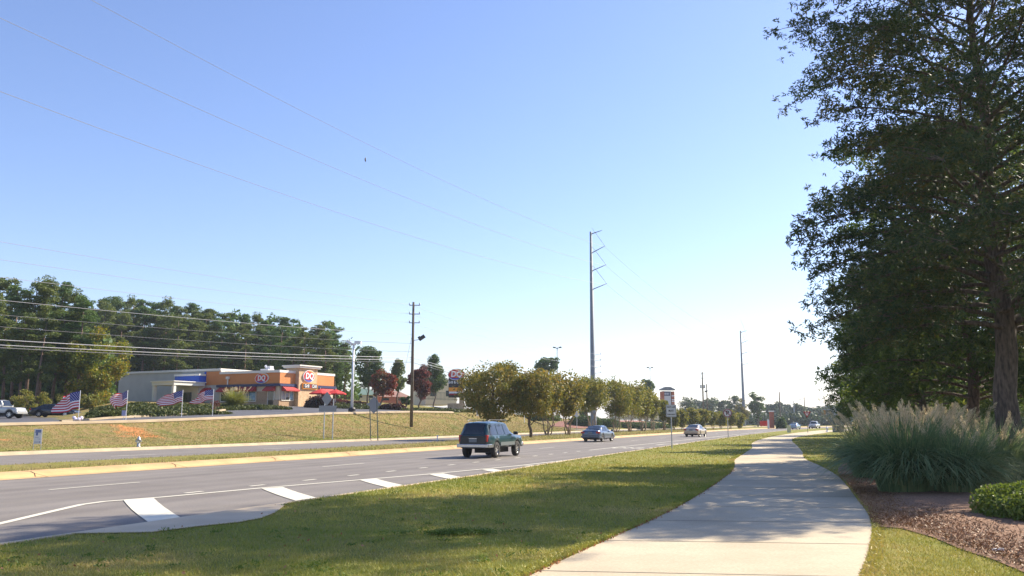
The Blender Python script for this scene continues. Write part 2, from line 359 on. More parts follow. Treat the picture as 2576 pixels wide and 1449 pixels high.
def textmesh(name, txt, size, material, frm, ext=.0, parent=None, sx=1., bold=0., sy=1., shear=0):
    """frm = (origin at text centre, right axis, up axis)"""
    cu = bpy.data.curves.new(name, 'FONT'); cu.body = txt; cu.size = size; cu.align_x = 'CENTER'; cu.align_y = 'CENTER'; cu.extrude = ext; cu.offset = bold; cu.space_line = 1.0; cu.shear = shear
    cu.resolution_u = 3; t = bpy.data.objects.new(name, cu); COL.objects.link(t); dg = bpy.context.evaluated_depsgraph_get()
    me = bpy.data.meshes.new_from_object(t.evaluated_get(dg)); bpy.data.objects.remove(t); me.name = name
    o_, r, u = [Vector(a) for a in frm]; r = r.normalized(); u = u.normalized(); n = r.cross(u)
    mtx = Matrix(((r.x*sx, u.x*sy, n.x, o_.x), (r.y*sx, u.y*sy, n.y, o_.y), (r.z*sx, u.z*sy, n.z, o_.z), (0, 0, 0, 1)))
    me.transform(mtx); me.materials.clear(); me.materials.append(material)
    o = bpy.data.objects.new(name, me); COL.objects.link(o)
    if parent: o.parent = parent
    return o
dvec, nvec = Vector((SA, CA, 0)), Vector((CA, -SA, 0))
for s in (56, 98):
    o = textmesh('pavement_lettering', 'ONLY', 1.1, MT['paint'], (W(s, 13.95, .013), nvec, dvec), 0, None, 1.0, .03, 2.3); setp(o, kind='structure')
for s in (66, 110):
    arrow = [(-.1, -2), (.1, -2), (.1, .1), (.7, .5), (.7, -.1), (1.25, .9), (.7, 1.9), (.7, 1.3), (-.1, .7)]
    arrow = [(a*.95-.3, b*1.1) for a, b in arrow]
    m = M(); m.prism(arrow, .004, 0, (W(s, 13.9, .010), nvec, dvec, (0, 0, 1))); setp(m.build('arrow_marking', MT['paint']), kind='structure')
# storm drain slab by the kerb
m = M(); ap = [W(s_, tR(s_)-.12, .118) for s_ in (9.6, 10.6, 12, 13.4, 14.9)]+[un(x, y, .118) for x, y in [(694, 1288), (655, 1303), (600, 1313), (500, 1323), (380, 1338)]]
m.prism([(p.x, p.y) for p in ap], .012, 0, ((0, 0, .112), (1, 0, 0), (0, 1, 0), (0, 0, 1)))
setp(m.build('drain_slab_pavement', MT['slab']), kind='structure')
# ------------------------------------------------------------------ footpath
PL = [(1010, 1620), (1150, 1540), (1330, 1449), (1410, 1411), (1500, 1370), (1575, 1337), (1640, 1308), (1705, 1275), (1765, 1240), (1810, 1210), (1841, 1185), (1848, 1168), (1850, 1155), (1876, 1138), (1892, 1126), (1893, 1114), (1918, 1104), (1955, 1096), (2010, 1088), (2070, 1082), (2110, 1079.5)]
PR = [(2040, 1620), (2120, 1540), (2165, 1449), (2187, 1380), (2194, 1325), (2182, 1290), (2152, 1250), (2128, 1218), (2100, 1192), (2060, 1170), (2030, 1157), (2021, 1148), (2019, 1138), (2006, 1122), (1993, 1110), (1996, 1103), (2020, 1097), (2060, 1091), (2095, 1086), (2140, 1082), (2180, 1080)]
def dens(c, n):
    P = [un(x, y, .108) for x, y in c]; out = []
    for i in range(len(P)-1):
        a, b = P[max(i-1, 0)], P[i]; cc, d = P[i+1], P[min(i+2, len(P)-1)]
        for k in range(n):
            t = k/n
            out.append(.5*((2*b)+(cc-a)*t+(2*a-5*b+4*cc-d)*t*t+(3*b-a-3*cc+d)*t**3))
    out.append(P[-1]); return out
def bylen(P, n):
    P = [Vector((p.x, p.y, .108)) for p in P]; L = [0]
    for i in range(1, len(P)): L.append(L[-1]+(P[i]-P[i-1]).length)
    xs = [p.x for p in P]; ys = [p.y for p in P]
    return [Vector((float(np.interp(L[-1]*k/n, L, xs)), float(np.interp(L[-1]*k/n, L, ys)), .108)) for k in range(n+1)]
# pair both edges by forward distance
Ld, Rd = dens(PL, 6), dens(PR, 6)
Lx = lambda y: float(np.interp(y, [p.y for p in Ld], [p.x for p in Ld])); Rx = lambda y: float(np.interp(y, [p.y for p in Rd], [p.x for p in Rd]))
ys = [5.5]; 
while ys[-1] < 165: ys.append(ys[-1]+.4+ys[-1]*.006)
m = M(); vs = []
for y in ys:
    a, b = Lx(y), Rx(y)
    vs += [(a, y, .02), (a, y, .108)]+[(a+(b-a)*k/6, y+.25*k/6*0, .108) for k in range(1, 6)]+[(b, y, .108), (b, y, .02)]
m.add(vs, [(i*9+j, i*9+j+1, (i+1)*9+j+1, (i+1)*9+j) for i in range(len(ys)-1) for j in range(8)])
y = 7.4; k = 0
while y < 75:
    a, b = Lx(y), Rx(y-.3); h = .011+y*.0002
    if y > 7: m.add([(a+.01, y-h, .1105), (b-.01, y-.38-h, .1105), (b-.01, y-.38+h, .1105), (a+.01, y+h, .1105)], [(0, 1, 2, 3)], 1)
    y += 2.45; k += 1
setp(m.build('path', [MT['path'], MT['joint']]), kind='structure')
# mulch bed
mb = [(2103, 1193), (2130, 1218), (2154, 1250), (2184, 1291), (2195, 1323), (2270, 1329), (2350, 1352), (2420, 1382), (2500, 1407), (2580, 1441), (2800, 1520), (3400, 1440), (3200, 1215), (2900, 1140), (2500, 1130), (2250, 1140), (2130, 1152), (2112, 1172)]
P = [un(x, y, .114) for x, y in mb]; me_ = M(); n = len(P)
cen = sum(P, Vector())/n; rings = 14; vs = []
for r in range(rings+1):
    for p in P:
        q = cen.lerp(p, r/rings); vs.append((q.x, q.y, .114+.14*(1-(r/rings)**3)+.012*random.random()*(r < rings)))
me_.add(vs, [(r*n+i, r*n+(i+1) % n, (r+1)*n+(i+1) % n, (r+1)*n+i) for r in range(rings) for i in range(n)])
setp(me_.build('mulch_ground', MT['mulch'], None, 'all'), kind='structure')
MPOLY = [(p.x, p.y) for p in P]; APOLY = [(p.x, p.y) for p in ap]
def inpoly(x, y, poly):
    c = np.zeros(len(x), bool); n = len(poly); j = n-1
    for i in range(n):
        xi, yi = poly[i]; xj, yj = poly[j]
        if yi != yj: c ^= ((yi > y) != (yj > y)) & (x < (xj-xi)*(y-yi)/(yj-yi)+xi)
        j = i
    return c
def rot_leaf(P, l, w_, rng, droop=0., dirs=None):
    n = len(P); a = rng.normal(size=(n, 3)) if dirs is None else dirs+rng.normal(size=(n, 3))*.45
    a[:, 2] -= droop; a /= np.linalg.norm(a, axis=1)[:, None]
    b = np.cross(a, rng.normal(size=(n, 3))); b /= np.linalg.norm(b, axis=1)[:, None]
    sc_ = rng.uniform(.7, 1.25, (n, 1)); a = a*l*sc_/2; b = b*w_*sc_/2
    return np.stack([P-a, P+b, P+a, P-b], 1)
# mulch chips + fallen leaves
rng = np.random.default_rng(3)
x = rng.uniform(3, 20, 420000); y = rng.uniform(7, 26, 420000); k = inpoly(x, y, MPOLY); x, y = x[k], y[k]
Pm = np.stack([x, y, .16+.0*x+rng.uniform(-.03, .06, len(x))], 1)
MT['chips'] = leafmat('bark_chips', [(.09, .045, .02), (.20, .105, .045), (.33, .19, .095), (.50, .34, .20)], .0)
o = quads('mulch_chips', rot_leaf(Pm, .06, .013, rng, 0), MT['chips']); setp(o, 'brown bark mulch chips spread around the ornamental grasses', 'mulch', kind='stuff')
# lawn blades
def blades(n, ylo, yhi, hgt, wd, seed):
    rng = np.random.default_rng(seed)
    y = ylo*(yhi/ylo)**rng.uniform(0, 1, n)
    xl = -.66*y-1; xr = .66*y+1; x = rng.uniform(0, 1, n)*(xr-xl)+xl
    s = x*SA+y*CA; t = -x*CA+y*SA
    kR = np.interp(s, [-60, 8, 25, 35, 54, 73, 113, 400], [10.9, 11.0, 11.2, 11.8, 12.2, 12.7, 13.2, 13.2])
    lx = np.interp(y, [p.y for p in Ld], [p.x for p in Ld]); rx = np.interp(y, [p.y for p in Rd], [p.x for p in Rd])
    ok = (t < kR-.12) & ~((x > lx-.0) & (x < rx+.0)) & ~inpoly(x, y, MPOLY) & ~inpoly(x, y, APOLY)
    x, y = x[ok], y[ok]; n = len(x); f = np.maximum(1, y/13)
    lean = rng.normal(size=(n, 2))*.5; h = hgt*rng.uniform(.6, 1.3, n)*np.minimum(f, 1.5); wv = rng.normal(size=(n, 2)); wv /= np.linalg.norm(wv, axis=1)[:, None]; wv *= (wd*f/2)[:, None]
    b = np.stack([x, y, np.full(n, .095)], 1); V = np.zeros((n, 3, 3))
    V[:, 0] = b; V[:, 0, :2] -= wv; V[:, 1] = b; V[:, 1, :2] += wv; V[:, 2] = b; V[:, 2, :2] += lean*h[:, None]; V[:, 2, 2] += h
    return V
MT['blade'] = leafmat('grass_blade', [(.15, .205, .028), (.26, .285, .05), (.40, .36, .085), (.58, .42, .18)], .18, .35, .55, patch=.7, rnd=.35)
Vb = np.concatenate([blades(330000, 7, 34, .042, .011, 5), blades(60000, 34, 110, .05, .012, 6)])
setp(quads('grass', Vb, MT['blade'], nper=3), 'short green lawn grass between the road and the footpath', 'grass', kind='stuff')
# rough turf lip along the path's left edge, with leaf litter
rng = np.random.default_rng(12); n = 26000
yy = 6.5*(45/6.5)**rng.uniform(0, 1, n); side = rng.uniform(0, 1, n) < .75
ex = np.where(side, np.interp(yy, [p.y for p in Ld], [p.x for p in Ld])-np.abs(rng.normal(0, .10, n)), np.interp(yy, [p.y for p in Rd], [p.x for p in Rd])+np.abs(rng.normal(0, .08, n)))
Pe = np.stack([ex, yy, .10+rng.uniform(0, .05, n)], 1)
V = rot_leaf(Pe, .075, .012, rng, -.8); setp(quads('turf_grass_edge', V, MT['blade']), 'longer shaggy turf hanging over both edges of the footpath', 'grass', kind='stuff')
MT['dead'] = leafmat('fallen_leaf', [(.20, .07, .03), (.38, .17, .08), (.5, .33, .2)], .1)
n = 420; yy = 7*(30/7)**rng.uniform(0, 1, n); ex = np.interp(yy, [p.y for p in Ld], [p.x for p in Ld])+rng.normal(0, .035, n)+.01
n2 = 260; y2 = 7*(20/7)**rng.uniform(0, 1, n2); x2 = rng.uniform(-.6, .6, n2)*y2
Pd = np.concatenate([np.stack([ex, yy, np.full(n, .125)], 1), np.stack([x2, y2, np.full(n2, .15)], 1)])
s_ = Pd[:, 0]*SA+Pd[:, 1]*CA; t_ = -Pd[:, 0]*CA+Pd[:, 1]*SA; ok_ = (t_ < 10.7) & ~((Pd[:, 0] > np.interp(Pd[:, 1], [p.y for p in Ld], [p.x for p in Ld])+.12) & (RNG.uniform(0, 1, len(Pd)) < .93)); Pd = Pd[ok_]
V = rot_leaf(Pd, .045, .026, rng, 0); V[:, :, 2] = np.clip(V[:, :, 2], .112, .17); setp(quads('fallen_leaves', V, MT['dead']), 'small brown dead leaves scattered along the path edge', 'leaf litter', kind='stuff')
# weeds in the lawn, dry grass on the bank and the median
rng = np.random.default_rng(44); n = 380; yy = 7.2*(26/7.2)**rng.uniform(0, 1, n); xx = rng.uniform(-.62, .55, n)*yy
pc = un(1150, 1341, .12); k = 110; xx = np.concatenate([xx, pc.x+rng.normal(0, .30, k)]); yy = np.concatenate([yy, pc.y+rng.normal(0, .09, k)])  # dense extra tufts here imitate the dark of a shaded dip
s_ = xx*SA+yy*CA; t_ = -xx*CA+yy*SA; lx = np.interp(yy, [p.y for p in Ld], [p.x for p in Ld]); ok_ = (t_ < 10.6) & (xx < lx-.1) & ~inpoly(xx, yy, APOLY); xx, yy = xx[ok_], yy[ok_]
C_ = np.repeat(np.stack([xx, yy, np.full(len(xx), .13)], 1), 26, 0); o_ = rng.normal(size=C_.shape)*np.repeat(rng.uniform(.03, .085, (len(xx), 1)), 26, 0); o_[:, 2] = np.abs(o_[:, 2])*.35
MT['weed'] = leafmat('weed_leaf', [(.07, .12, .02), (.12, .18, .03), (.17, .22, .05)], .25, 1.)
setp(quads('weeds', rot_leaf(C_+o_, .05, .014, rng, 0), MT['weed']), 'small dark weed clumps dotted over the near lawn, one dense patch imitating a shaded dip', 'weeds', kind='stuff')
MT['dryblade'] = leafmat('dry_blade', [(.16, .19, .05), (.24, .23, .075), (.36, .29, .14), (.25, .25, .085)], .25, .22, .6, patch=.75, rnd=.25)
def wildblades(n, fs_, s0, s1, u0, u1, hh, ww, seed):
    rng = np.random.default_rng(seed); V = []
    for _ in range(n):
        s = s0*(s1/s0)**rng.uniform(); u = rng.uniform(u0, u1); p = W(s, *fs_(s, u)); sc_ = s/60+.4; h = hh*rng.uniform(.4, 1.3)*min(sc_, 1.6); a = rng.uniform(0, 6.28); w_ = ww*sc_; dx, dy = math.cos(a)*w_, math.sin(a)*w_; lx_, ly_ = rng.normal(0, .5*h, 2)
        V.append([[p.x-dx, p.y-dy, p.z-.02], [p.x+dx, p.y+dy, p.z-.02], [p.x+lx_, p.y+ly_, p.z+h]])
    return np.array(V)
setp(quads('dry_grass', wildblades(60000, lambda s, u: (tK(s)+u, zfar(s, u)), 28, 150, .35, 9.1, .055, .03, 3), MT['dryblade'], nper=3), 'patchy dry grass growing on the bank below the restaurant', 'grass', kind='stuff')
setp(quads('median_grass', wildblades(26000, lambda s, u: (25.3+curve(s)+u*(tM(s)-25.4-curve(s)), .16), 14, 170, 0, 1, .11, .02, 4), MT['dryblade'], nper=3), 'rough grass growing on the narrow median strip', 'grass', kind='stuff')
# ------------------------------------------------------------------ trees
def limbs_tube(m, p0, p1, r0, r1, rng, n=5, seg=5, sag=.0):
    pts = []; L = (Vector(p1)-Vector(p0)).length
    for k in range(seg+1):
        u = k/seg; v = Vector(p0).lerp(Vector(p1), u)
        if 0 < k < seg: v += Vector(rng.normal(0, L*.03, 3))
        v.z += sag*L*math.sin(u*math.pi); pts.append(v)
    m.tube(pts, [r0+(r1-r0)*k/seg for k in range(seg+1)], n)
def make_oak(name, label, seed, Ht, R, zlo, nlimb, nsub, ntuft, nleaf, ll, lw, lm, r0=.38, lean=(0, 0)):
    rng = np.random.default_rng(seed); root = thing(name, label, 'tree'); m = M()
    tp = [Vector((0, 0, -.1)), Vector((0, 0, .35)), Vector((0, 0, 1.2))]+[Vector((.10*math.sin(k*1.1+seed)+lean[0]*k/14, .10*math.cos(k*1.3)+lean[1]*k/14, 1.2+(Ht-1.2)*k/14)) for k in range(1, 15)]
    rr = [r0*1.45, r0*1.12, r0*.95]+[r0*.95*(1-.93*k/14) for k in range(1, 15)]
    m.tube(tp, rr, 14)
    def tpos(z):
        for a, b in zip(tp[:-1], tp[1:]):
            if a.z <= z <= b.z: return a.lerp(b, (z-a.z)/(b.z-a.z))
        return tp[-1]
    PTS = []; DIR = []
    for i in range(nlimb):
        f = (i+.5)/nlimb; z0 = zlo+(Ht*.97-zlo)*f**1.05; az = i*2.39996+rng.normal(0, .25)
        prof = np.interp(f, [0, .06, .2, .5, .78, .88, 1], [1.0, 1.08, 1.02, .96, .86, .5, .12]); L = R*prof*rng.uniform(.72, 1.08)
        a = np.interp(f, [0, .3, .7, 1], [.28, .5, .8, 1.5]); bq = np.interp(f, [0, .3, .7, 1], [.42, .45, .45, .4])
        p0 = tpos(z0); dh = Vector((math.cos(az), math.sin(az), 0))
        def lp(u): return p0+dh*L*u*(1-.12*bq*u)+Vector((0, 0, L*(a*u-bq*u*u)))+Vector((-dh.y, dh.x, 0))*L*.06*math.sin(u*4+i)
        rb = max(.02, r0*.26*(1-f*.7))
        m.tube([lp(k/7) for k in range(8)], [rb*(1-.88*k/7) for k in range(8)], 5, cap=False)
        for j in range(nsub):
            u = .18+.82*(j+rng.uniform(0, 1))/nsub; b0 = lp(u); sg = 1 if j % 2 else -1
            aa = az+sg*rng.uniform(.5, 1.15); Ls = L*(.40*(1.08-u)+.07)*rng.uniform(.7, 1.3)+.25
            d = Vector((math.cos(aa), math.sin(aa), rng.uniform(-.15, .42)))
            if j % 2 == 0: m.tube([b0, b0+d*Ls*.5, b0+d*Ls+Vector((0, 0, -Ls*.12))], [rb*.3, rb*.2, .006], 3, cap=False)
            v = rng.uniform(.1, 1.05, ntuft)[:, None]
            c = np.array(b0)[None]+np.array(d)[None]*Ls*v; c[:, 2] -= (Ls*.18*v**2)[:, 0]
            c += rng.normal(0, .10+.06*Ls, (ntuft, 3))*np.array([1, 1, .8])
            PTS.append(c); DIR.append(np.repeat(np.array(d)[None], ntuft, 0))
    C = np.concatenate(PTS); Dr = np.concatenate(DIR); n = len(C)
    C = np.repeat(C, nleaf, 0); off = rng.normal(size=C.shape); off /= np.linalg.norm(off, axis=1)[:, None]
    off[:, 2] = off[:, 2]*.8-.1
    Pn = C+off*ll*rng.uniform(.35, .9, (len(C), 1)); V = rot_leaf(Pn, ll, lw, rng, .1, off*1.3)
    m.build('trunk', MT['bark'], root, 'all'); quads('crown', V, lm, root)
    return root
MT['oakleaf'] = leafmat('oak_leaf', [(.017, .036, .017), (.028, .055, .021), (.045, .075, .024), (.085, .095, .026), (.16, .10, .035)], .28, .35)
MT['oakleaf2'] = leafmat('oak_leaf_far', [(.024, .05, .018), (.042, .078, .022), (.07, .11, .026), (.14, .15, .034)], .42, .3)
oak1 = make_oak('oak_tree', 'tall dark oak with a thick trunk rising from the mulch bed behind the clipped shrub', 11, 17.3, 5.75, 4.1, 100, 17, 13, 10, .16, .042, MT['oakleaf'], .34)
oak1.location = (13.95, 24.2, .12)
oak2 = make_oak('oak_tree', 'second oak of the row, its trunk rising behind the tall grasses', 23, 15.5, 7.0, 2.8, 72, 14, 11, 8, .27, .085, MT['oakleaf2'], .33)
oak2.location = (18.8, 35.0, .1); oak2.scale = (.80, .80, .86); oak2['group'] = 'oaks in a row along the footpath'; oak1['group'] = 'oaks in a row along the footpath'
for (x_, y_, sc_, lb) in [(26.3, 55, .80, 'third oak of the row, standing behind the ornamental grass plumes'), (30.4, 67, .76, 'fourth oak of the row, thinner trunk behind the grass plumes'),
                        (37.5, 84, .78, 'fifth oak of the row, far along the footpath'), (45.5, 104, .8, 'farthest oak of the row, its crown edge against the white sky'),
                        (37, 52, 1.0, 'sunlit oak behind the row with yellow green lower leaves'), (42, 78, 1.0, 'oak standing well behind the row, seen between two trunks'),
                        (31, 31, .95, 'oak at the frame edge behind the thick oak trunk'), (62, 92, 1.1, 'distant oak in the gap right of the second trunk')]:
    s, t = ST_(x_, y_)
    dup(oak2, W(s, t, .1), s*1.7, lb, 'oaks in a row along the footpath' if t > -9 else 'oaks behind the row', (sc_, sc_, sc_*random.uniform(.92, 1.08)))
def make_tree(name, label, loc, Rx_, z0, z1, lm, n=9000, ll=.2, lw=.1, r0=.15, stems=1, K=46, seed=1, cat='tree', shape='oval', bark='bark2', group=None, Ry=None, clump=.3, base_r=.12):
    rng = np.random.default_rng(seed); root = thing(name, label, cat, loc, 0, group); m = M(); Ry = Ry or Rx_; hz = (z1-z0)/2; zc = (z0+z1)/2
    g_ = rng.normal(size=(K, 3)); g_ /= np.linalg.norm(g_, axis=1)[:, None]; g_ *= rng.uniform(.25, 1, (K, 1))**.45
    if shape == 'cone': w_ = np.clip(1-(g_[:, 2]+1)/2*.75, .2, 1)
    elif shape == 'vase': w_ = .62+.38*(g_[:, 2]+1)/2
    elif shape == 'pine': w_ = np.where(g_[:, 2] > .2, 1., .75)
    else: w_ = np.ones(K)
    sh = (1-clump*.75)
    C = np.stack([g_[:, 0]*Rx_*sh*w_*1.1, g_[:, 1]*Ry*sh*w_*1.1, zc+g_[:, 2]*hz*(1-clump*.45)], 1)
    for k in range(stems):
        a = k*2*math.pi/stems+rng.uniform(0, 1); top = Vector((0, 0, zc+hz*.5)) if stems == 1 else Vector((math.cos(a)*Rx_*.42, math.sin(a)*Ry*.42, zc))
        b = Vector((math.cos(a)*base_r, math.sin(a)*base_r, -.25)) if stems > 1 else Vector((0, 0, -.3))
        limbs_tube(m, b, top, r0*(1.15 if stems == 1 else 1), r0*.3, rng, 7, 7)
    for i in range(0, K, 2 if K > 30 else 1):
        c = C[i]; zz = max(z0*.75, c[2]-Rx_*.55); f = (zz)/max(zc+hz*.5, .1)
        p0 = (0, 0, zz) if stems == 1 else (c[0]*.38, c[1]*.38, zz)
        limbs_tube(m, p0, c, r0*.32, r0*.06, rng, 4, 3)
    per = max(4, n//K); rc = clump*min(Rx_, hz if shape != 'pine' else Rx_); CC = np.repeat(C, per, 0)
    o = rng.normal(size=CC.shape); o /= np.linalg.norm(o, axis=1)[:, None]; o *= rng.uniform(.15, 1.12, (len(o), 1))**.6
    o *= np.repeat(rng.uniform(.65, 1.35, (K, 1)), per, 0); o[:, 2] *= .72 if shape != 'pine' else .6
    Pn = CC+o*rc*1.05; Pn[:, 2] = np.maximum(Pn[:, 2], z0*.9); V = rot_leaf(Pn, ll, lw, rng, 0)
    m.build('trunk', MT[bark], root, 'all'); quads('crown', V, lm, root); return root
def tree_px(name, label, px, Y, x0, x1, ytop, ybot, lm, zb=None, **k):
    """tree standing at px on the terrain, crown spanning the given extent at distance Y"""
    p = on(px, Y)
    if zb is not None: p.z = zb
    a = at(x0, ytop, Y); b = at(x1, ybot, Y)
    return make_tree(name, label, p, (b.x-a.x)/2, b.z-p.z, a.z-p.z, lm, **k)
LM = {}
LM['gold'] = leafmat('leaf_gold', [(.07, .095, .018), (.14, .15, .03), (.25, .21, .045), (.38, .25, .06)], .3, .9)
LM['olive'] = leafmat('leaf_olive', [(.075, .10, .02), (.135, .155, .03), (.22, .21, .045), (.33, .24, .06)], .35, .9)
LM['maple'] = leafmat('leaf_maple', [(.06, .10, .012), (.12, .16, .02), (.24, .22, .03), (.42, .2, .03)], .35, .22)
LM['pine'] = leafmat('needle_pine', [(.04, .085, .024), (.07, .13, .036), (.11, .175, .045), (.16, .22, .06)], .25, .5)
LM['pine2'] = leafmat('needle_pine_warm', [(.045, .078, .02), (.09, .13, .03), (.145, .18, .044), (.22, .22, .06)], .25, .5)
LM['green'] = leafmat('leaf_green', [(.03, .06, .02), (.05, .09, .028), (.08, .13, .035), (.12, .16, .045)], .3, .7)
LM['light'] = leafmat('leaf_light', [(.05, .085, .02), (.08, .12, .035), (.13, .16, .05), (.17, .18, .06)], .35, .8)
LM['redl'] = leafmat('leaf_red', [(.05, .07, .02), (.12, .07, .03), (.26, .065, .04), (.40, .12, .08)], .3, .28)
LM['plum'] = leafmat('leaf_plum', [(.04, .035, .018), (.09, .04, .03), (.17, .065, .05), (.26, .10, .075)], .3, .6)
LM['hedge'] = leafmat('leaf_hedge', [(.06, .10, .018), (.11, .16, .03), (.17, .22, .045), (.24, .27, .07)], .3, .8)
LM['jun'] = leafmat('leaf_juniper', [(.035, .05, .014), (.065, .085, .022), (.10, .12, .03), (.14, .13, .04)], .15, .5)
LM['maroon'] = leafmat('leaf_maroon', [(.03, .015, .012), (.07, .028, .022), (.12, .05, .035)], .2, 1)
LM['farg'] = leafmat('leaf_far', [(.03, .055, .022), (.05, .08, .03), (.08, .11, .04), (.13, .14, .05)], .3, .15)
LM['farp'] = leafmat('needle_far', [(.025, .05, .025), (.045, .075, .035), (.065, .095, .04)], .2, .15)
# median trees
MG = 'street trees in a row on the median'
def med(px, py, x0, x1, yt, yb, lb, lm, **k):
    g_ = un(px, py, .2); a = at(x0, yt, g_.y); b = at(x1, yb, g_.y)
    return make_tree('street_tree', lb, g_, (b.x-a.x)/2, b.z-.2, a.z-.2, lm, group=MG, **k)
med(1243, 1101, 1112, 1308, 903, 1068, 'broad low gold green tree on the median right behind the dark sport utility', LM['gold'], seed=31, n=14000, ll=.24, lw=.15, r0=.17, bark='bark', K=60, stems=1, clump=.33)
med(1335, 1101.5, 1268, 1398, 925, 1058, 'single trunk bronze leaved tree on the median, first right of the dark sport utility', LM['gold'], seed=32, n=9500, ll=.23, lw=.14, r0=.15, bark='bark', K=44, stems=1, clump=.33)
nm = 0; NW = ['second', 'third', 'fourth', 'fifth', 'sixth', 'seventh', 'eighth', 'ninth', 'tenth', 'eleventh']
for px, py, x0, x1, yt, yb in [(a_, b_, c_-14, d_+14, e_, f_+6) for a_, b_, c_, d_, e_, f_ in [(1377, 1095.5, 1340, 1428, 922, 1050), (1430, 1094.5, 1392, 1472, 930, 1045), (1488, 1089.5, 1445, 1528, 935, 1045), (1549, 1088, 1502, 1592, 948, 1048), (1585, 1087, 1548, 1622, 955, 1046),
                               (1617, 1085.5, 1585, 1650, 965, 1048), (1643, 1083.5, 1626, 1652, 982, 1050), (1671, 1082.5, 1658, 1670, 1004, 1055)]]:
    med(px, py, x0, x1, yt, yb, 'multi-stemmed olive tree on the median, %s right of the single trunk tree' % (['first']+NW)[nm], LM['gold'] if nm < 2 else LM['olive'], seed=40+nm, n=5200, ll=.3, lw=.19, r0=.075, stems=5, K=36, shape='vase', base_r=.15, clump=.42); nm += 1
# pines
def make_pine(seed, Ht, R, lm, f0=.34):
    rng = np.random.default_rng(seed); root = thing('pine_tree', 'pine', 'tree'); m = M()
    lx, ly = rng.normal(0, .4, 2); m.tube([(0, 0, -1), (lx*.3, ly*.3, Ht*.4), (lx, ly, Ht*.97)], [.26, .2, .06], 7)
    PT = []; nb = 30
    for i in range(nb):
        f = f0+(1-f0)*(i+rng.uniform(0, 1))/nb; z = Ht*f; q = (f-f0)/(1-f0)
        L = R*np.interp(q, [0, .25, .55, .85, 1], [.55, .85, 1, .75, .3])*rng.uniform(.45, 1.1); az = rng.uniform(0, 6.28)
        p0 = Vector((lx*f, ly*f, z)); p1 = p0+Vector((math.cos(az)*L, math.sin(az)*L, L*rng.uniform(.05, .4)))
        m.tube([p0, p1], [.07, .02], 3, cap=False)
        for k in range(4):
            v = rng.uniform(.45, 1.1); c = np.array(p0.lerp(p1, v))+rng.normal(0, .3, 3); rc = rng.uniform(.6, 1.15)*(.6+R*.12)
            o = rng.normal(size=(95, 3)); o /= np.linalg.norm(o, axis=1)[:, None]; o *= rng.uniform(.3, 1.05, (95, 1))**.5; o[:, 2] *= .55
            PT.append(c+o*rc)
    P_ = np.concatenate(PT); V = rot_leaf(P_, .42, .16, rng, -.2)
    m.build('trunk', MT['pbark'], root, 'all'); quads('crown', V, lm, root); return root
def ordw(n):
    return ['first', 'second', 'third', 'fourth', 'fifth', 'sixth', 'seventh', 'eighth', 'ninth', 'tenth', 'eleventh', 'twelfth', 'thirteenth', 'fourteenth', 'fifteenth', 'sixteenth', 'seventeenth', 'eighteenth', 'nineteenth', 'twentieth', 'twenty-first', 'twenty-second', 'twenty-third', 'twenty-fourth', 'twenty-fifth', 'twenty-sixth', 'twenty-seventh', 'twenty-eighth', 'twenty-ninth', 'thirtieth', 'thirty-first', 'thirty-second', 'thirty-third', 'thirty-fourth', 'thirty-fifth', 'thirty-sixth', 'thirty-seventh', 'thirty-eighth', 'thirty-ninth', 'fortieth'][n]
protos = [make_pine(60+i, 24, 3.1, LM['pine' if i % 2 else 'pine2']) for i in range(5)]; used = [0]*5
SKY = [(-90, 700), (-30, 705), (25, 720), (60, 713), (95, 708), (130, 712), (165, 740), (195, 775), (225, 757), (262, 752), (292, 760), (322, 752), (352, 756), (385, 762), (415, 757), (447, 772), (475, 768), (508, 782), (535, 786), (570, 790), (598, 792), (630, 796), (665, 806), (690, 800), (722, 801), (752, 822), (785, 818), (815, 812), (845, 828)]
def pine(px, ytop, Y, lb, grp):
    i = random.randrange(5); b = on(px, Y); a = at(px, ytop, Y); k = (a.z-b.z)/24
    rz = random.uniform(0, 6.28); wid = random.uniform(.95, 1.25)*k**.5*1.0
    if not used[i]: used[i] = 1; o = protos[i]; o.location = b; o.rotation_euler = (0, 0, rz); o.scale = (wid, wid, k); o['label'] = lb; o['group'] = grp
    else: dup(protos[i], b, rz, lb, grp, (wid, wid, k))
for n_, (px, yt) in enumerate(SKY):
    near = px < 180; Y = (random.uniform(108, 124) if near else random.uniform(168, 182))
    pine(px, yt+random.uniform(-3, 3), Y, '%s skyline pine from the left edge of the wood' % ordw(n_) if n_ > 1 else ('pine at the extreme left of the wood' if n_ else 'pine beside the leftmost one of the wood'), 'pines along the skyline of the wood')
for n_, px in enumerate(range(205, 880, 29)):
    yb = float(np.interp(px, [a for a, b in SKY], [b for a, b in SKY]))
    pine(px+random.uniform(-5, 5), yb+random.uniform(14, 42), random.uniform(152, 166), 'lower pine in front of the skyline, %s from the left above the roof' % ordw(n_), 'lower pines in front of the wood')
for n_, px in enumerate((-60, 5, 45, 85, 125, 160, 190)):
    pine(px, 765+random.uniform(-15, 40), random.uniform(98, 106), 'dark near pine beyond the parked cars, %s from the left' % ordw(n_), 'near pines beyond the parked cars')
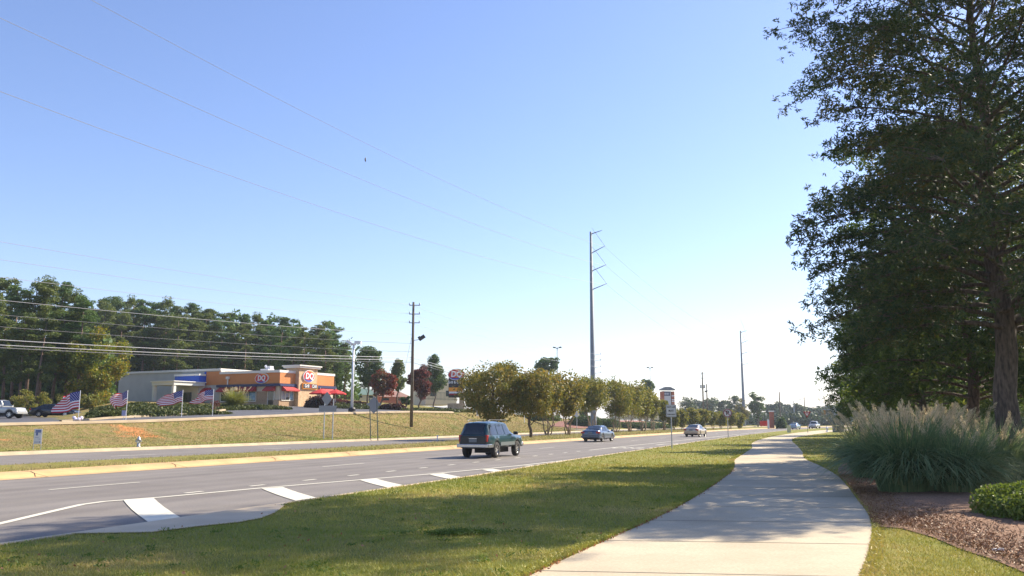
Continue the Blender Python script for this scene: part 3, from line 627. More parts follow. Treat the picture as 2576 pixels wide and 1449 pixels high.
# understorey of the wood
def mass(name, label, pts, lm, n, ll, lw, cat='undergrowth', kind='stuff', seed=2):
    rng = np.random.default_rng(seed); P_ = []
    for (c, rx, ry, rz_) in pts:
        k = int(n/len(pts)); o = rng.normal(size=(k, 3)); o /= np.linalg.norm(o, axis=1)[:, None]; o *= rng.uniform(.3, 1, (k, 1))**.4
        o[:, 2] = np.abs(o[:, 2]); P_.append(np.array(c)[None]+o*np.array([rx, ry, rz_])*(1+.25*np.sin(o[:, :1]*7+c[0])))
    V = rot_leaf(np.concatenate(P_), ll, lw, rng); return setp(quads(name, V, lm), label, cat, kind=kind)
mass('undergrowth', 'dark shrubby undergrowth filling the foot of the pine wood', [(on(px, 172+random.uniform(-6, 16)), 5, 4, random.uniform(9, 14)) for px in range(-120, 850, 24)]+[(on(px, 116), 4, 3, 9) for px in range(-160, 240, 24)], LM['pine'], 90000, .8, .5)
# trees around the restaurant
tree_px('maple_tree', 'maple turning orange and yellow beside the white end wall', 232, 104, 140, 296, 822, 1030, LM['maple'], n=14000, ll=.3, lw=.2, r0=.16, K=70, seed=71, shape='oval', clump=.24, bark='bark')
tree_px('crape_myrtle_tree', 'low bushy crape myrtle behind the parked silver jeep', 75, 95, 8, 130, 980, 1048, LM['olive'], n=5000, ll=.2, lw=.12, r0=.05, stems=5, K=34, seed=72, shape='vase')
tree_px('crape_myrtle_tree', 'low bushy crape myrtle above the black parked sedan', 165, 99, 118, 205, 985, 1045, LM['olive'], n=3600, ll=.2, lw=.12, r0=.05, stems=4, K=28, seed=73, shape='vase')
tree_px('crape_myrtle_tree', 'dull olive crape myrtle right of the leftmost flag', 222, 100, 196, 262, 985, 1040, LM['olive'], n=3000, ll=.2, lw=.12, r0=.05, stems=4, K=24, seed=74, shape='vase')
BT = [('green_tree', 'large dark green tree just right of the white lamp post', 924, 150, 888, 964, 864, 985, 'green', 'oval', 9000, 56),
      ('red_tree', 'bright red topped small tree beside the large dark green tree', 962, 138, 926, 990, 930, 1002, 'redl', 'oval', 6500, 40),
      ('green_tree', 'pale green young tree left of the wooden utility pole', 1000, 145, 974, 1032, 900, 990, 'light', 'cone', 4200, 40),
      ('plum_tree', 'dull red brown tree right behind the wooden utility pole', 1056, 132, 1036, 1103, 914, 1006, 'plum', 'oval', 6500, 46),
      ('green_tree', 'tall green tree between the utility pole and the restaurant pylon sign', 1090, 160, 1050, 1124, 880, 995, 'green', 'cone', 7500, 50),
      ('young_tree', 'small leafless looking dark shrub tree at the foot of the utility pole', 1022, 124, 1008, 1036, 994, 1018, 'green', 'oval', 1200, 16),
      ('green_tree', 'pale green treetop showing over the broad gold green median tree', 1272, 175, 1238, 1302, 902, 1010, 'light', 'oval', 5000, 40),
      ('green_tree', 'blue green treetop left of the tall twin-headed light pole', 1374, 185, 1336, 1408, 881, 1010, 'green', 'oval', 7000, 46),
      ('round_tree', 'round dark treetop above the far end of the median trees', 1630, 260, 1604, 1656, 948, 1040, 'green', 'oval', 4500, 36),
      ('green_tree', 'dark green tree low behind the median trees near the stop sign', 1455, 210, 1415, 1500, 965, 1060, 'green', 'oval', 4500, 36)]
for i, (nm_, lb, px, Y, x0, x1, yt, yb, lmn, shp, n, K) in enumerate(BT):
    tree_px(nm_, lb, px, Y, x0, x1, yt, yb, LM[lmn], n=n, ll=.34 if Y < 170 else .5, lw=.2 if Y < 170 else .3, r0=.14, K=K, seed=80+i, shape=shp, clump=.3, bark='bark')
# shrubs beyond the median and far trees
SH = [(1690, 150, 24, 1018), (1712, 156, 24, 1022), (1738, 160, 26, 1016), (1762, 164, 26, 1022), (1786, 170, 24, 1026), (1806, 176, 24, 1030), (1830, 182, 26, 1028), (1852, 190, 22, 1034)]
for i, (px, Y, wd, yt) in enumerate(SH):
    s_, t_ = ST_((px-1288)/F*Y, Y)
    tt = min(t_, tM(s_)-1); b = Vector(((px-1288)/F*Y*1.0, Y, .15)); a = at(px, yt, Y); r = wd/F*Y
    make_tree('shrub', 'olive brown roadside shrub, %s from the turn sign along the far median' % ordw(i), b, r*.75, .15, a.z-.15, LM['olive'], n=2600, ll=.34, lw=.2, r0=.05, stems=4, K=26, seed=120+i, cat='shrub', shape='oval', group='roadside shrubs beyond the cars', clump=.42)
FT = [(1725, 330, 26, 992, 'farg'), (1752, 420, 22, 1000, 'farp'), (1783, 400, 26, 996, 'farg'), (1815, 380, 22, 1004, 'farg'), (1843, 340, 20, 990, 'farg'), (1862, 300, 18, 1002, 'gold'), (1899, 290, 22, 983, 'green'), (1935, 400, 18, 1012, 'farp'), (1952, 430, 20, 1008, 'farp'), (1975, 450, 18, 1014, 'farp'),
      (1998, 420, 22, 1012, 'farg'), (2022, 460, 20, 1018, 'farp'), (2045, 440, 18, 1020, 'farg'), (2066, 470, 20, 1014, 'farp'), (2090, 430, 24, 1018, 'farg'), (2112, 480, 20, 1012, 'farp'), (2136, 420, 24, 1006, 'farg'), (2165, 380, 24, 1002, 'farg'), (2195, 360, 26, 1000, 'farg'), (2230, 330, 28, 1004, 'farg'), (2262, 380, 26, 1000, 'farg'), (2300, 330, 30, 996, 'farg'), (2345, 360, 30, 1000, 'farg'), (2390, 300, 30, 1000, 'farg'), (2440, 260, 34, 985, 'farg'), (2500, 220, 40, 985, 'farg'), (2560, 200, 42, 975, 'farg')]
FL = ['far tree', 'hazy far tree']
for i, (px, Y, wd, yt, lmn) in enumerate(FT):
    x_ = (px-1288)/F*Y; b = Vector((x_, Y, .1)); a = at(px, yt, Y); r = wd/F*Y*1.0
    if px == 1899: lb = 'tall full green tree just right of the second steel transmission pole'
    elif px == 1862: lb = 'gold and rust tree directly behind the second steel transmission pole'
    else: lb = 'far tree on the horizon line, %s from the pylon sign going right' % ordw(i)
    make_tree('far_tree', lb, b, r, (a.z)*.12, a.z, LM[lmn], n=3000, ll=.9 if Y > 350 else .6, lw=.5 if Y > 350 else .35, r0=.25, K=30, seed=150+i, shape='oval', group='far trees along the horizon', clump=.36, bark='bark')
mass('distant_woods', 'low hazy band of far woodland closing the horizon', [(((px-1288)/F*Y, Y, 0), 16, 8, random.uniform(7, 10)) for px in range(1640, 2900, 30) for Y in (560,)]+[(((px-1288)/F*330, 330, 0), 9, 6, random.uniform(3, 5)) for px in range(1700, 2800, 34)], LM['farp'], 60000, 1.3, .9, 'woods')
mass('roadside_hedge', 'dense dark shrubbery behind the oaks at the right edge', [((x_, 95+.3*x_+random.uniform(-4, 4), 0), 4, 3, random.uniform(2.5, 4.5)) for x_ in range(48, 110, 4)], LM['farg'], 26000, .4, .25, 'shrubbery')
# ------------------------------------------------------------------ shrubs, hedges, ornamental grasses
def shrub(name, label, loc, rx, ry, h, lm, n, ll, lw, seed=1, group=None, rz=0, power=3., cat='shrub'):
    rng = np.random.default_rng(seed); root = thing(name, label, cat, loc, rz, group)
    d = rng.normal(size=(n, 3)); d /= np.linalg.norm(d, axis=1)[:, None]; d[:, 2] = np.abs(d[:, 2])
    k = (np.abs(d)**power).sum(1)**(-1/power); bump = 1+.07*np.sin(d[:, :1]*9+seed)*np.cos(d[:, 1:2]*8)
    P_ = d*k[:, None]*bump*rng.uniform(.8, 1.04, (n, 1))*np.array([rx, ry, h]); V = rot_leaf(P_, ll, lw, rng)
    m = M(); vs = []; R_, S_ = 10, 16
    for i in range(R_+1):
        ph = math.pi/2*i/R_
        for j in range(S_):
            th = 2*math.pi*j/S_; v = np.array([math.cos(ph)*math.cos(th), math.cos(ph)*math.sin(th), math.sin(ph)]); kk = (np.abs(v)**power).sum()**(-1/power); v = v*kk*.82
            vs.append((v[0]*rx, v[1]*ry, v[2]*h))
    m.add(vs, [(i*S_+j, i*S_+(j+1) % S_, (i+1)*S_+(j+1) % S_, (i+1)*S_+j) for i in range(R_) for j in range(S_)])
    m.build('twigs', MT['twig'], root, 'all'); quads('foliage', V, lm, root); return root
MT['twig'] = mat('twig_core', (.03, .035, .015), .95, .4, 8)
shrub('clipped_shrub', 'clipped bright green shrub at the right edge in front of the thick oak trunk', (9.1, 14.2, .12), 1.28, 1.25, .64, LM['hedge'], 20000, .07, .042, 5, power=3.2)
# juniper bank and hedges near the restaurant
def bankmass(name, label, sl, lm, n, h, cat, seed, ll=.35, lw=.16, kind='stuff'):
    rng = np.random.default_rng(seed); P_ = []
    for s, u0, u1 in sl:
        for _ in range(n):
            ss_ = s+rng.uniform(-1.2, 1.2); u = rng.uniform(u0, u1); t = tK(ss_)+u
            hh = h*(.45+.55*math.sin(ss_*1.7+u*.9)*math.sin(u*1.3+ss_*.5))*rng.uniform(.2, 1)
            p = W(ss_, t, zfar(ss_, u)+.05+abs(hh)); P_.append(p)
    return setp(quads(name, rot_leaf(np.array(P_), ll, lw, rng), lm), label, cat, kind=kind)
bankmass('ground_cover', 'low sprawling juniper ground cover on the slope below the restaurant', [(s, 12.6 if s < 66 else 17.5, min(1.10*s-tK(s), itp(s, [(40, 20), (60, 27), (76, 24), (84, 22)]))) for s in range(52, 81, 2)], LM['jun'], 3400, .42, 'ground cover', 9)
bankmass('ground_cover', 'low green creeping junipers along the kerb beyond the lamp post', [(s, 9.8, 13.5) for s in range(101, 124, 2)], LM['jun'], 700, .5, 'ground cover', 10, .3, .15)
bankmass('ground_cover', 'low green shrubs at the foot of the lit restaurant front', [(s, 17.5, 21.5) for s in range(96, 106, 2)], LM['jun'], 700, .8, 'ground cover', 13, .3, .15)
for i, (px, Y, rx, h, lb) in enumerate([(805, 112, 1.9, 1.5, 'dark maroon clipped hedge under the red patio umbrellas'), (890, 118, 2.0, 1.0, 'dark maroon rounded hedge right of the white lamp post'), (988, 118, 1.8, .85, 'low dark maroon hedge left of the wooden utility pole'), (840, 128, 2.5, 1.2, 'rust brown clipped hedge behind the diamond sign back')]):
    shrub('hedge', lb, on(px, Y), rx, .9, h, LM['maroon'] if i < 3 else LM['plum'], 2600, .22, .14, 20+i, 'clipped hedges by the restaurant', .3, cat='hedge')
for i, (px, Y, rx, h, lmn, lb) in enumerate([(1340, 150, 5, 1.1, 'light', 'bright green low hedge seen between the gold trees'), (1515, 178, 4.0, 1.8, 'green', 'dark green clipped hedge at the foot of the steel transmission pole'), (1472, 176, 3.5, 2.0, 'green', 'dark hedge right of the stop sign'), (1590, 190, 6, 1.4, 'green', 'long dark green hedge on the red mulch slope'), (1640, 200, 5, 1.3, 'green', 'green hedge at the right end of the mulch slope')]):
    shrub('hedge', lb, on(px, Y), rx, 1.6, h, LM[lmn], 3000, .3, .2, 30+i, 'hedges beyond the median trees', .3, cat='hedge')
for i, (px, lb) in enumerate([(1957, 'large round dark green bush beside the white roadside sign'), (1977, 'round dark bush half hidden behind the larger one')]):
    shrub('round_bush', lb, (((px-1288)/F*205), 205+i*6, .1), 1.25, 1.25, 2.6, LM['green'], 2200, .22, .15, 60+i, 'round bushes by the far sign', power=2.2)
def ograss(label, loc, R, h, nb, npl, seed, group, leafm, plm, spread=1.0):
    rng = np.random.default_rng(seed); root = thing('ornamental_grass', label, 'ornamental grass', loc, 0, group)
    az = rng.uniform(0, 6.283, nb); rb = np.sqrt(rng.uniform(0, 1, nb))*R*.42; L = h*rng.uniform(.7, 1.36, nb); out = rng.uniform(.25, 1., nb)*spread
    az2 = az+rng.normal(0, .35, nb); seg = 6; K_ = []
    for k in range(seg+1):
        u = k/seg; r = rb+L*out*.8*(u**1.55); z = L*(u*1.12-.98*out*u**2.3)
        K_.append(np.stack([np.cos(az)*rb+np.cos(az2)*(r-rb), np.sin(az)*rb+np.sin(az2)*(r-rb), np.maximum(z, .03)], 1))
    wv = np.stack([-np.sin(az2), np.cos(az2), rng.normal(0, .3, nb)], 1)*.010*R/1.0
    Q = []
    for k in range(seg):
        w0 = (1-(k/seg)**2*.85); w1 = (1-((k+1)/seg)**2*.85)
        Q.append(np.stack([K_[k]-wv*w0, K_[k]+wv*w0, K_[k+1]+wv*w1, K_[k+1]-wv*w1], 1))
    quads('leaves', np.concatenate(Q), leafm, root)['kind'] = 'stuff'
    m = M(); PP = []; DD = []
    for i in range(int(npl*.7)):
        a = rng.uniform(0, 6.283); r = math.sqrt(rng.uniform(0, 1))*R*.35; ln = h*rng.uniform(.85, 1.27); o_ = rng.uniform(.05, .55)
        p0 = Vector((math.cos(a)*r, math.sin(a)*r, 0)); p1 = p0+Vector((math.cos(a)*o_*ln*.4, math.sin(a)*o_*ln*.4, ln*.62)); p2 = p0+Vector((math.cos(a)*o_*ln, math.sin(a)*o_*ln, ln*.97))
        m.tube([p0, p1, p2], [.006, .005, .003], 3, cap=False); d = (p2-p1).normalized(); k = 170
        v = rng.uniform(-.34, .06, k); q = np.array(p2)+np.array(d)[None]*v[:, None]; q += rng.normal(0, .034, (k, 3))*np.interp(v, [-.34, -.2, .06], [.6, 1.3, .3])[:, None]
        q[:, 2] -= .02; PP.append(q); DD.append(np.repeat(np.array(d)[None], k, 0))
    m.build('stem', leafm, root); V = rot_leaf(np.concatenate(PP), .075, .008, rng, .1, np.concatenate(DD)*1.6)
    quads('plumes', V, plm, root)['kind'] = 'stuff'; return root
MT['og'] = leafmat('grass_leaf_blue', [(.07, .13, .06), (.13, .20, .09), (.20, .26, .12), (.36, .36, .18)], .35, .8)
MT['plume'] = leafmat('plume', [(.40, .33, .19), (.56, .48, .31), (.72, .64, .45)], .5, 1)
OG = 'ornamental grasses beside the footpath'
for i, (px, by, Y, R, h, nb, npl, lb) in enumerate([(2262, 0, 19.6, 1.5, 1.95, 2600, 80, 'big arching ornamental grass nearest the footpath with tan plumes'),
        (2180, 0, 24.5, 1.3, 1.8, 1800, 70, 'ornamental grass at the left end of the clumps, plumes leaning over the lawn'),
        (2375, 0, 19.2, 1.35, 1.65, 2100, 14, 'dense blue green ornamental grass between the path clump and the oak trunk'),
        (2340, 0, 24.5, 1.5, 2.0, 1800, 85, 'ornamental grass with sunlit golden plumes in the middle rear'),
        (2470, 0, 22.0, 1.35, 1.75, 1900, 26, 'shaded ornamental grass just left of the thick oak trunk'),
        (2440, 0, 27.0, 1.5, 2.0, 1600, 36, 'ornamental grass with grey plumes behind, left of the oak trunk'),
        (2240, 0, 29.0, 1.4, 1.9, 1500, 70, 'rear left ornamental grass with glowing plumes'),
        (2590, 0, 22.5, 1.4, 1.6, 1500, 8, 'ornamental grass right of the thick oak trunk at the frame edge')]):
    ograss(lb, ((px-1288)/F*Y, Y, .15), R, h*.86, nb, npl, 200+i, OG, MT['og'], MT['plume'])
MT['og2'] = leafmat('grass_leaf_yellow', [(.13, .16, .03), (.22, .24, .05), (.34, .32, .09)], .4, .8)
og = ograss('yellow green ornamental grass tuft with pale plumes before the restaurant wall', on(590, 93), 1.5, 2.0, 1800, 55, 230, 'ornamental grass by the restaurant', MT['og2'], MT['plume'], .8)
og = ograss('golden ornamental grass far off beyond the green utility box', ((2150-1288)/F*120, 120, .1), 1.6, 1.5, 700, 30, 231, 'ornamental grass by the far junction', MT['og2'], MT['plume'], .8)
tree_px('bare_shrub', 'thin brown twiggy shrub behind the fourth flag', 538, 84, 525, 552, 1003, 1035, LM['plum'], n=500, ll=.12, lw=.06, r0=.03, stems=4, K=16, seed=99, cat='shrub')
# ------------------------------------------------------------------ restaurant
MT['stucco'] = mat('stucco_white', (.50, .49, .46), .9, .06, .8)
MT['beige'] = mat('stucco_beige', (.60, .53, .42), .9, .06, .8)
MT['tan'] = mat('tan_brick', (.40, .27, .17), .9, .15, 6)
MT['orange'] = mat('orange_panel', (.60, .21, .055), .6, col2=(.66, .25, .075), scale=.5)
MT['cap'] = mat('white_trim', (.78, .75, .68), .6)
MT['navy'] = mat('navy_trim', (.025, .035, .11), .5)
MT['blue'] = mat('blue_panel', (.015, .10, .55), .4)
MT['awn'] = mat('red_awning', (.42, .03, .03), .7)
MT['stone'] = mat('stone_tower', (.50, .33, .19), .9, col2=(.66, .48, .30), scale=3.5, bump=.03)
MT['logored'] = mat('logo_red', (.60, .03, .025), .5)
MT['logoblue'] = mat('logo_blue', (.03, .06, .40), .5)
MT['logoor'] = mat('logo_orange', (.85, .33, .03), .5)
MT['signw'] = mat('sign_white', (.82, .82, .82), .5)
MT['dark'] = mat('dark_plate', (.03, .025, .025), .5)
MT['poster'] = mat('poster', (.5, .42, .32), .5, col2=(.18, .22, .35), scale=2.2)
MT['posterb'] = mat('poster_blue', (.05, .22, .42), .4, col2=(.35, .5, .6), scale=2.0)
MT['roofm'] = mat('flat_roof', (.5, .5, .5), .9)
BC = at(701, 1026, 118)
bld = thing('restaurant', 'low fast food restaurant with orange fascia, stone tower and long white side wall', 'restaurant', BC, math.radians(-27))
bi = Matrix.Translation(BC)@Matrix.Rotation(math.radians(-27), 4, 'Z'); bii = bi.inverted()
def LW(px, off=0):      # distance along the left wall (local y=off) for a pixel column
    best = None
    lo, hi = -45., 6.
    for _ in range(50):
        mid = (lo+hi)/2; p = bi@Vector((mid, off, 3)); q = proj(p)[0]
        if q < px: lo = mid
        else: hi = mid
    return lo
def FW(px, off=0):
    lo, hi = -6., 30.
    for _ in range(50):
        mid = (lo+hi)/2; p = bi@Vector((off, mid, 3)); q = proj(p)[0]
        if q < px: lo = mid
        else: hi = mid
    return lo
def BX(name, x0, x1, y0, y1, z0, z1, material, parent=None):
    m = M(); m.box(((x0+x1)/2, (y0+y1)/2, (z0+z1)/2), (abs(x1-x0), abs(y1-y0), abs(z1-z0))); return m.build(name, material, parent or bld)
xe, xh, yf = LW(297), LW(553), FW(838); dz = -1.5
BX('wall', xe, xh, 0, 12, dz, 5.5, MT['stucco'])
BX('wall', xh, -.02, 0, yf, 1.12, 5.0, MT['beige'])
BX('wall', xh, 0.04, -.04, yf, dz, 1.12, MT['tan'])
BX('orange_fascia', xh, .08, -.08, yf+.05, 3.36, 4.86, MT['orange'])
BX('orange_fascia', LW(517), xh-.01, -.07, .0, 3.36, 5.28, MT['orange'])
m = M()
for q in [(xh/2+.1, -.1, abs(xh)+.1, .3, 5.0), (.1-.12, yf/2, .3, yf+.4, 5.0)]: m.box((q[0], q[1], 5.02), (q[2], q[3], .34))
m.build('parapet_cap', MT['cap'], bld)
m = M(); m.box(((xe+xh)/2, -.02, 5.55), (xh-xe, .35, .3)); m.box((xh, 6, 5.55), (.3, 12.3, .3)); m.box((xh+.03, 6, 5.2), (.1, 11.9, .5)); m.box((xe, 6, 5.55), (.3, 12.3, .3)); m.build('parapet_cap', MT['cap'], bld)
BX('roof', xh+.2, -.3, .2, yf-.3, 4.6, 4.72, MT['roofm'])
m = M(); m.box((xh/2, -.16, 3.14), (abs(xh)+.6, .5, .34)); m.box((.14, yf/2, 3.14), (.5, yf+.6, .34)); m.build('navy_band', MT['navy'], bld)
# side door bump and canopy
xb1, xb0 = LW(517)-.1, LW(440, -1.2)
BX('entry_wall', xb0, xb1, -1.2, -.01, dz, 3.9, MT['beige'])
BX('blue_fascia', xb0-.05, xb1+.05, -1.26, .02, 3.72, 4.68, MT['blue']); BX('blue_trim', LW(517)-.25, LW(517)+.1, -.12, .0, 3.4, 5.3, MT['blue'])
BX('parapet_cap', xb0-.15, xb1+.15, -1.36, -.1, 4.68, 4.95, MT['cap'])
xc1 = LW(526, 0)-.3; m = M(); m.box(((xc1-4.4+xc1)/2, -3.3, 3.42), (4.4, 5.6, .5)); m.box(((xc1-4.4+xc1)/2, -3.3, 3.7), (4.7, 5.9, .12)); m.build('canopy', MT['cap'], bld, bevel=.02)
for xx in (xc1-4.1, xc1-.3):
    m = M(); m.box((xx, -5.8, 1.1), (.42, .42, 4.3)); m.build('column', MT['cap'], bld)
dr = M(); dx = LW(470, -1.25); dr.box((dx, -1.24, 1.15), (1.9, .08, 2.3)); d_ = dr.build('door', MT['glass2'], bld); m = M(); [m.box((dx+q, -1.29, 1.15), (.07, .06, 2.3)) for q in (-.95, 0, .95)]; m.box((dx, -1.29, 2.28), (1.97, .06, .08)); m.build('frame', MT['dark'], d_)
def window(axis, a, b, z0, z1, nm_, posters=(), mull=1, parent=None):
    m = M(); fm = M()
    c = (a+b)/2; wd = abs(b-a)
    def pb(mm, c_, w_, zc, h, t, o):
        mm.box((c_, -o, zc), (w_, t, h)) if axis == 'L' else mm.box((o, c_, zc), (t, w_, h))
    pb(m, c, wd, (z0+z1)/2, z1-z0, .06, .03+.04); wn = m.build('window', MT['glass2'], bld)
    for k in range(mull+1): pb(fm, a+(b-a)*k/mull, .09, (z0+z1)/2, z1-z0, .05, .11)
    pb(fm, c, wd+.1, z0, .1, .06, .11); pb(fm, c, wd+.1, z1, .08, .06, .11); fm.build('frame', MT['cap'], wn)
    for (f0, f1, g0, g1, mt_) in posters:
        p_ = M(); pb(p_, a+(b-a)*(f0+f1)/2, wd*abs(f1-f0), z0+(z1-z0)*(g0+g1)/2, (z1-z0)*(g1-g0), .02, .115); p_.build('poster', mt_, wn)
window('L', LW(610), LW(646), .95, 2.3, 'w', [(.05, .45, .1, .9, MT['poster']), (.56, .95, .1, .9, MT['posterb'])], 2)
window('L', LW(676), LW(692), .5, 2.4, 'w', [], 1); window('L', LW(558), LW(575), .95, 2.2, 'w', [], 1)
window('F', FW(708.5), FW(737), 1.05, 2.45, 'w', [(.03, .3, .1, .9, MT['poster']), (.7, .97, .1, .9, MT['posterb']), (.37, .63, .3, .8, MT['poster'])], 3)
window('F', FW(806), FW(830), 1.05, 2.45, 'w', [], 2)
def awning(axis, a, b):
    m = M(); prof = [(0.02, 2.98), (.1, 2.98), (.85, 2.45), (.85, 2.3), (.02, 2.3)]
    vs = []
    for e in (a, b):
        for (o, z) in prof: vs.append((e, -.1-o, z) if axis == 'L' else (.12+o, e, z))
    n = len(prof); m.add(vs, [tuple(range(n)), tuple(range(2*n-1, n-1, -1))]+[(i, (i+1) % n, n+(i+1) % n, n+i) for i in range(n)]); m.build('awning', MT['awn'], bld)
for a, b in ((600, 647), (672, 695), (516, 533), (555, 580)): awning('L', LW(a), LW(b))
awning('F', FW(707), FW(742)); awning('F', FW(804), FW(834))
BX('wall_panel', LW(648), LW(676), -.12, -.05, 1.12, 2.3, MT['tan'])
# stone tower
y0, y1 = FW(751, .7), FW(797, .7)
BX('tower', -1.6, .72, y0, y1, dz, 5.66, MT['stone']); m = M(); m.box((-.44, (y0+y1)/2, 5.77), (3.0, y1-y0+.6, .26)); m.box((-.44, (y0+y1)/2, 5.96), (3.3, y1-y0+.9, .16)); m.build('tower_cap', MT['cap'], bld)
def dqlogo(parent, org, r, u, wd, hh):
    n = Vector(r).cross(Vector(u)).normalized(); r = Vector(r); u = Vector(u)
    def lens(k, x0=-1, x1=1):
        top = []; bot = []
        for i in range(25):
            x = -1+2*i/24; y_ = (1-abs(x)**2.3)**.62; top.append((x*k, y_*k*.98+x*.06)); bot.append((x*k, -y_*k*.98+x*.06))
        return top, bot
    def poly(pts, off, t, mt_, nm_):
        m = M(); m.prism([(p[0]*wd/2, p[1]*hh/2) for p in pts], t, 0, (Vector(org)+n*off, r, u, n)); return m.build(nm_, mt_, lg)
    lg = bpy.data.objects.new('logo_sign', None); COL.objects.link(lg); lg.parent = parent
    t_, b_ = lens(1.0); poly(b_+t_[::-1][1:-1], 0, .16, MT['signw'], 'rim')
    t_, b_ = lens(.92); poly(b_+t_[::-1][1:-1], .16, .02, MT['logored'], 'red_field')
    sw = [p for p in b_ if p[0] < .55]; up_ = [(p[0], -.36-.28*(1-((p[0]+.15)/.8)**2)) for p in sw[::-1] if -.36-.28*(1-((p[0]+.15)/.8)**2) > p[1]]
    sw = [p for p in sw if -.36-.28*(1-((p[0]+.15)/.8)**2) > p[1]]; poly(sw+up_, .18, .01, MT['logoblue'], 'blue_swoosh')
    sw = [p for p in t_ if p[0] > -.1]; lo_ = [(p[0]*.98, p[1]*.80-.02) for p in sw[::-1]]; poly(lo_+sw, .18, .01, MT['logoor'], 'orange_swoosh')
    textmesh('lettering', 'DQ', hh*.62, MT['signw'], (Vector(org)+n*.21, r, u), .02, lg, 1.0, hh*.022, 1.1, .12)
    return lg
dqlogo(bld, (LW(660.5), -.1, 4.1), (1, 0, 0), (0, 0, 1), 2.5, 1.45)
dqlogo(bld, (.74, FW(774.5, .72), 4.52), (0, 1, 0), (0, 0, 1), 2.5, 1.75)
gy0, gy1 = FW(760, .8), FW(797, .8); BX('name_board', .74, .95, gy0, gy1, 2.72, 3.52, MT['logoor']); nb_ = BX('name_board_face', .95, .97, gy0+.08, gy1-.08, 2.8, 3.44, MT['dark'])
textmesh('lettering', 'Grill', .62, MT['signw'], (.985, gy0+(gy1-gy0)*.27, 3.12), (0, 1, 0), (0, 0, 1)) if False else None
for tx, f_, mt_ in (('Grill', .26, 'signw'), ('&', .52, 'logored'), ('Chill', .76, 'signw')):
    textmesh('lettering', tx, .66, MT[mt_], (Vector((.98, gy0+(gy1-gy0)*f_, 3.12)), (0, 1, 0), (0, 0, 1)), .01, bld, (gy1-gy0)/3.9, .012)
m = M(); m.box((LW(575), -.25, 4.3), (.5, .3, .35)); m.tube([(LW(575), -.22, 4.3), (LW(575), -.22, 3.3)], .1, 6); m.build('downspout', MT['cap'], bld)
def rooftop(lb, px, ox, oy, d, g='rooftop units'):
    m = M(); m.box((0, 0, d[2]/2), d); m.box((d[0]*.35, 0, d[2]+.2), (d[0]*.4, d[1]*.6, .4)); m.tube([(0, 0, d[2]), (-.4, 0, d[2]+.5)], .18, 6)
    one(m, 'roof_vent', MT['white'], lb, 'roof unit', bi@Vector((ox, oy, 4.73)), math.radians(-27))
rooftop('white air handling unit on the restaurant roof above the side logo', 636, LW(630), 3.2, (1.5, 1.2, .9))
one(M().box((0, 0, .55), (1.0, .9, 1.1)), 'trash_bin', MT['dark'], 'dark square trash bin standing by the restaurant side door', 'trash bin', bi@Vector((LW(688, -1.5), -1.5, -.1)), math.radians(-27))
# patio umbrellas
def umbrella(px, py, Y, lb):
    p = at(px, py, Y); zb = zg(p.x, p.y); root = thing('patio_umbrella', lb, 'umbrella', (p.x, p.y, zb), random.random(), 'red umbrellas on the restaurant patio')
    h = p.z-zb; m = M(); n = 8; vs = [(0, 0, h)]
    for rr, zz in ((.75, h-.28), (1.5, h-.62), (1.5, h-.75)):
        for k in range(n): a = k*2*math.pi/n; vs.append((rr*math.cos(a), rr*math.sin(a), zz))
    m.add(vs, [(0, 1+k, 1+(k+1) % n) for k in range(n)]+[(1+j*n+k, 1+(j+1)*n+k, 1+(j+1)*n+(k+1) % n, 1+j*n+(k+1) % n) for j in (0, 1) for k in range(n)]); m.build('canopy', MT['umb'], root)
    M().tube([(0, 0, 0), (0, 0, h+.15)], .04, 6).build('pole', MT['white'], root); m = M(); m.tube([(0, 0, .72), (0, 0, .77)], .55, 12); m.tube([(0, 0, 0), (0, 0, .1)], .3, 10); m.build('table', MT['dark'], root)
MT['umb'] = mat('umbrella_red', (.55, .03, .025), .7)
umbrella(806, 978, 118, 'left red patio umbrella in front of the stone tower'); umbrella(845, 979, 120, 'right red patio umbrella at the end of the restaurant')
# kerb and drive beyond the bank
def tstrip(name, segs, dz_, material):
    m = M(); vs = []; k = len(segs[0][1])
    for s, us in segs: vs += [W(s, tK(s)+u, zfar(s, u)+d) for u, d in us]
    m.add(vs, [(i*k+j, i*k+j+1, (i+1)*k+j+1, (i+1)*k+j) for i in range(len(segs)-1) for j in range(k-1)]); return setp(m.build(name, material), kind='structure')
def useg(s):
    w_ = itp(s, [(20, .3), (44, .3), (46, 2.6), (62, 3.4), (70, 8), (80, 15), (88, 19), (100, 17.5), (106, 10)]); k = 8
    return [(9.55+w_*j/k, .05+.0) for j in range(k+1)]
tstrip('driveway', [(s, useg(s)) for s in range(46, 107, 2)], 0, MT['asphalt2'])
tstrip('parking_pavement', [(s, [(max(9.56, 1.15*s-tK(s))+q, .045) for q in (0, 5, 10, 18, 26, 40)]) for s in range(-10, 86, 3)], 0, MT['asphalt2'])
tstrip('drive_kerb', [(s, [(9.2, 0), (9.22, .14), (9.5, .15), (9.52, .02)]) for s in range(20, 110, 2)], 0, MT['kerb'])
tstrip('island_kerb', [(s, [(9.58+itp(s, [(46, 2.6), (62, 3.4), (70, 8), (76, 12.0)])+a, b+.05) for a, b in ((-.02, 0), (0, .14), (.28, .15), (.3, 0))]) for s in range(46, 77, 2)], 0, MT['kerb'])
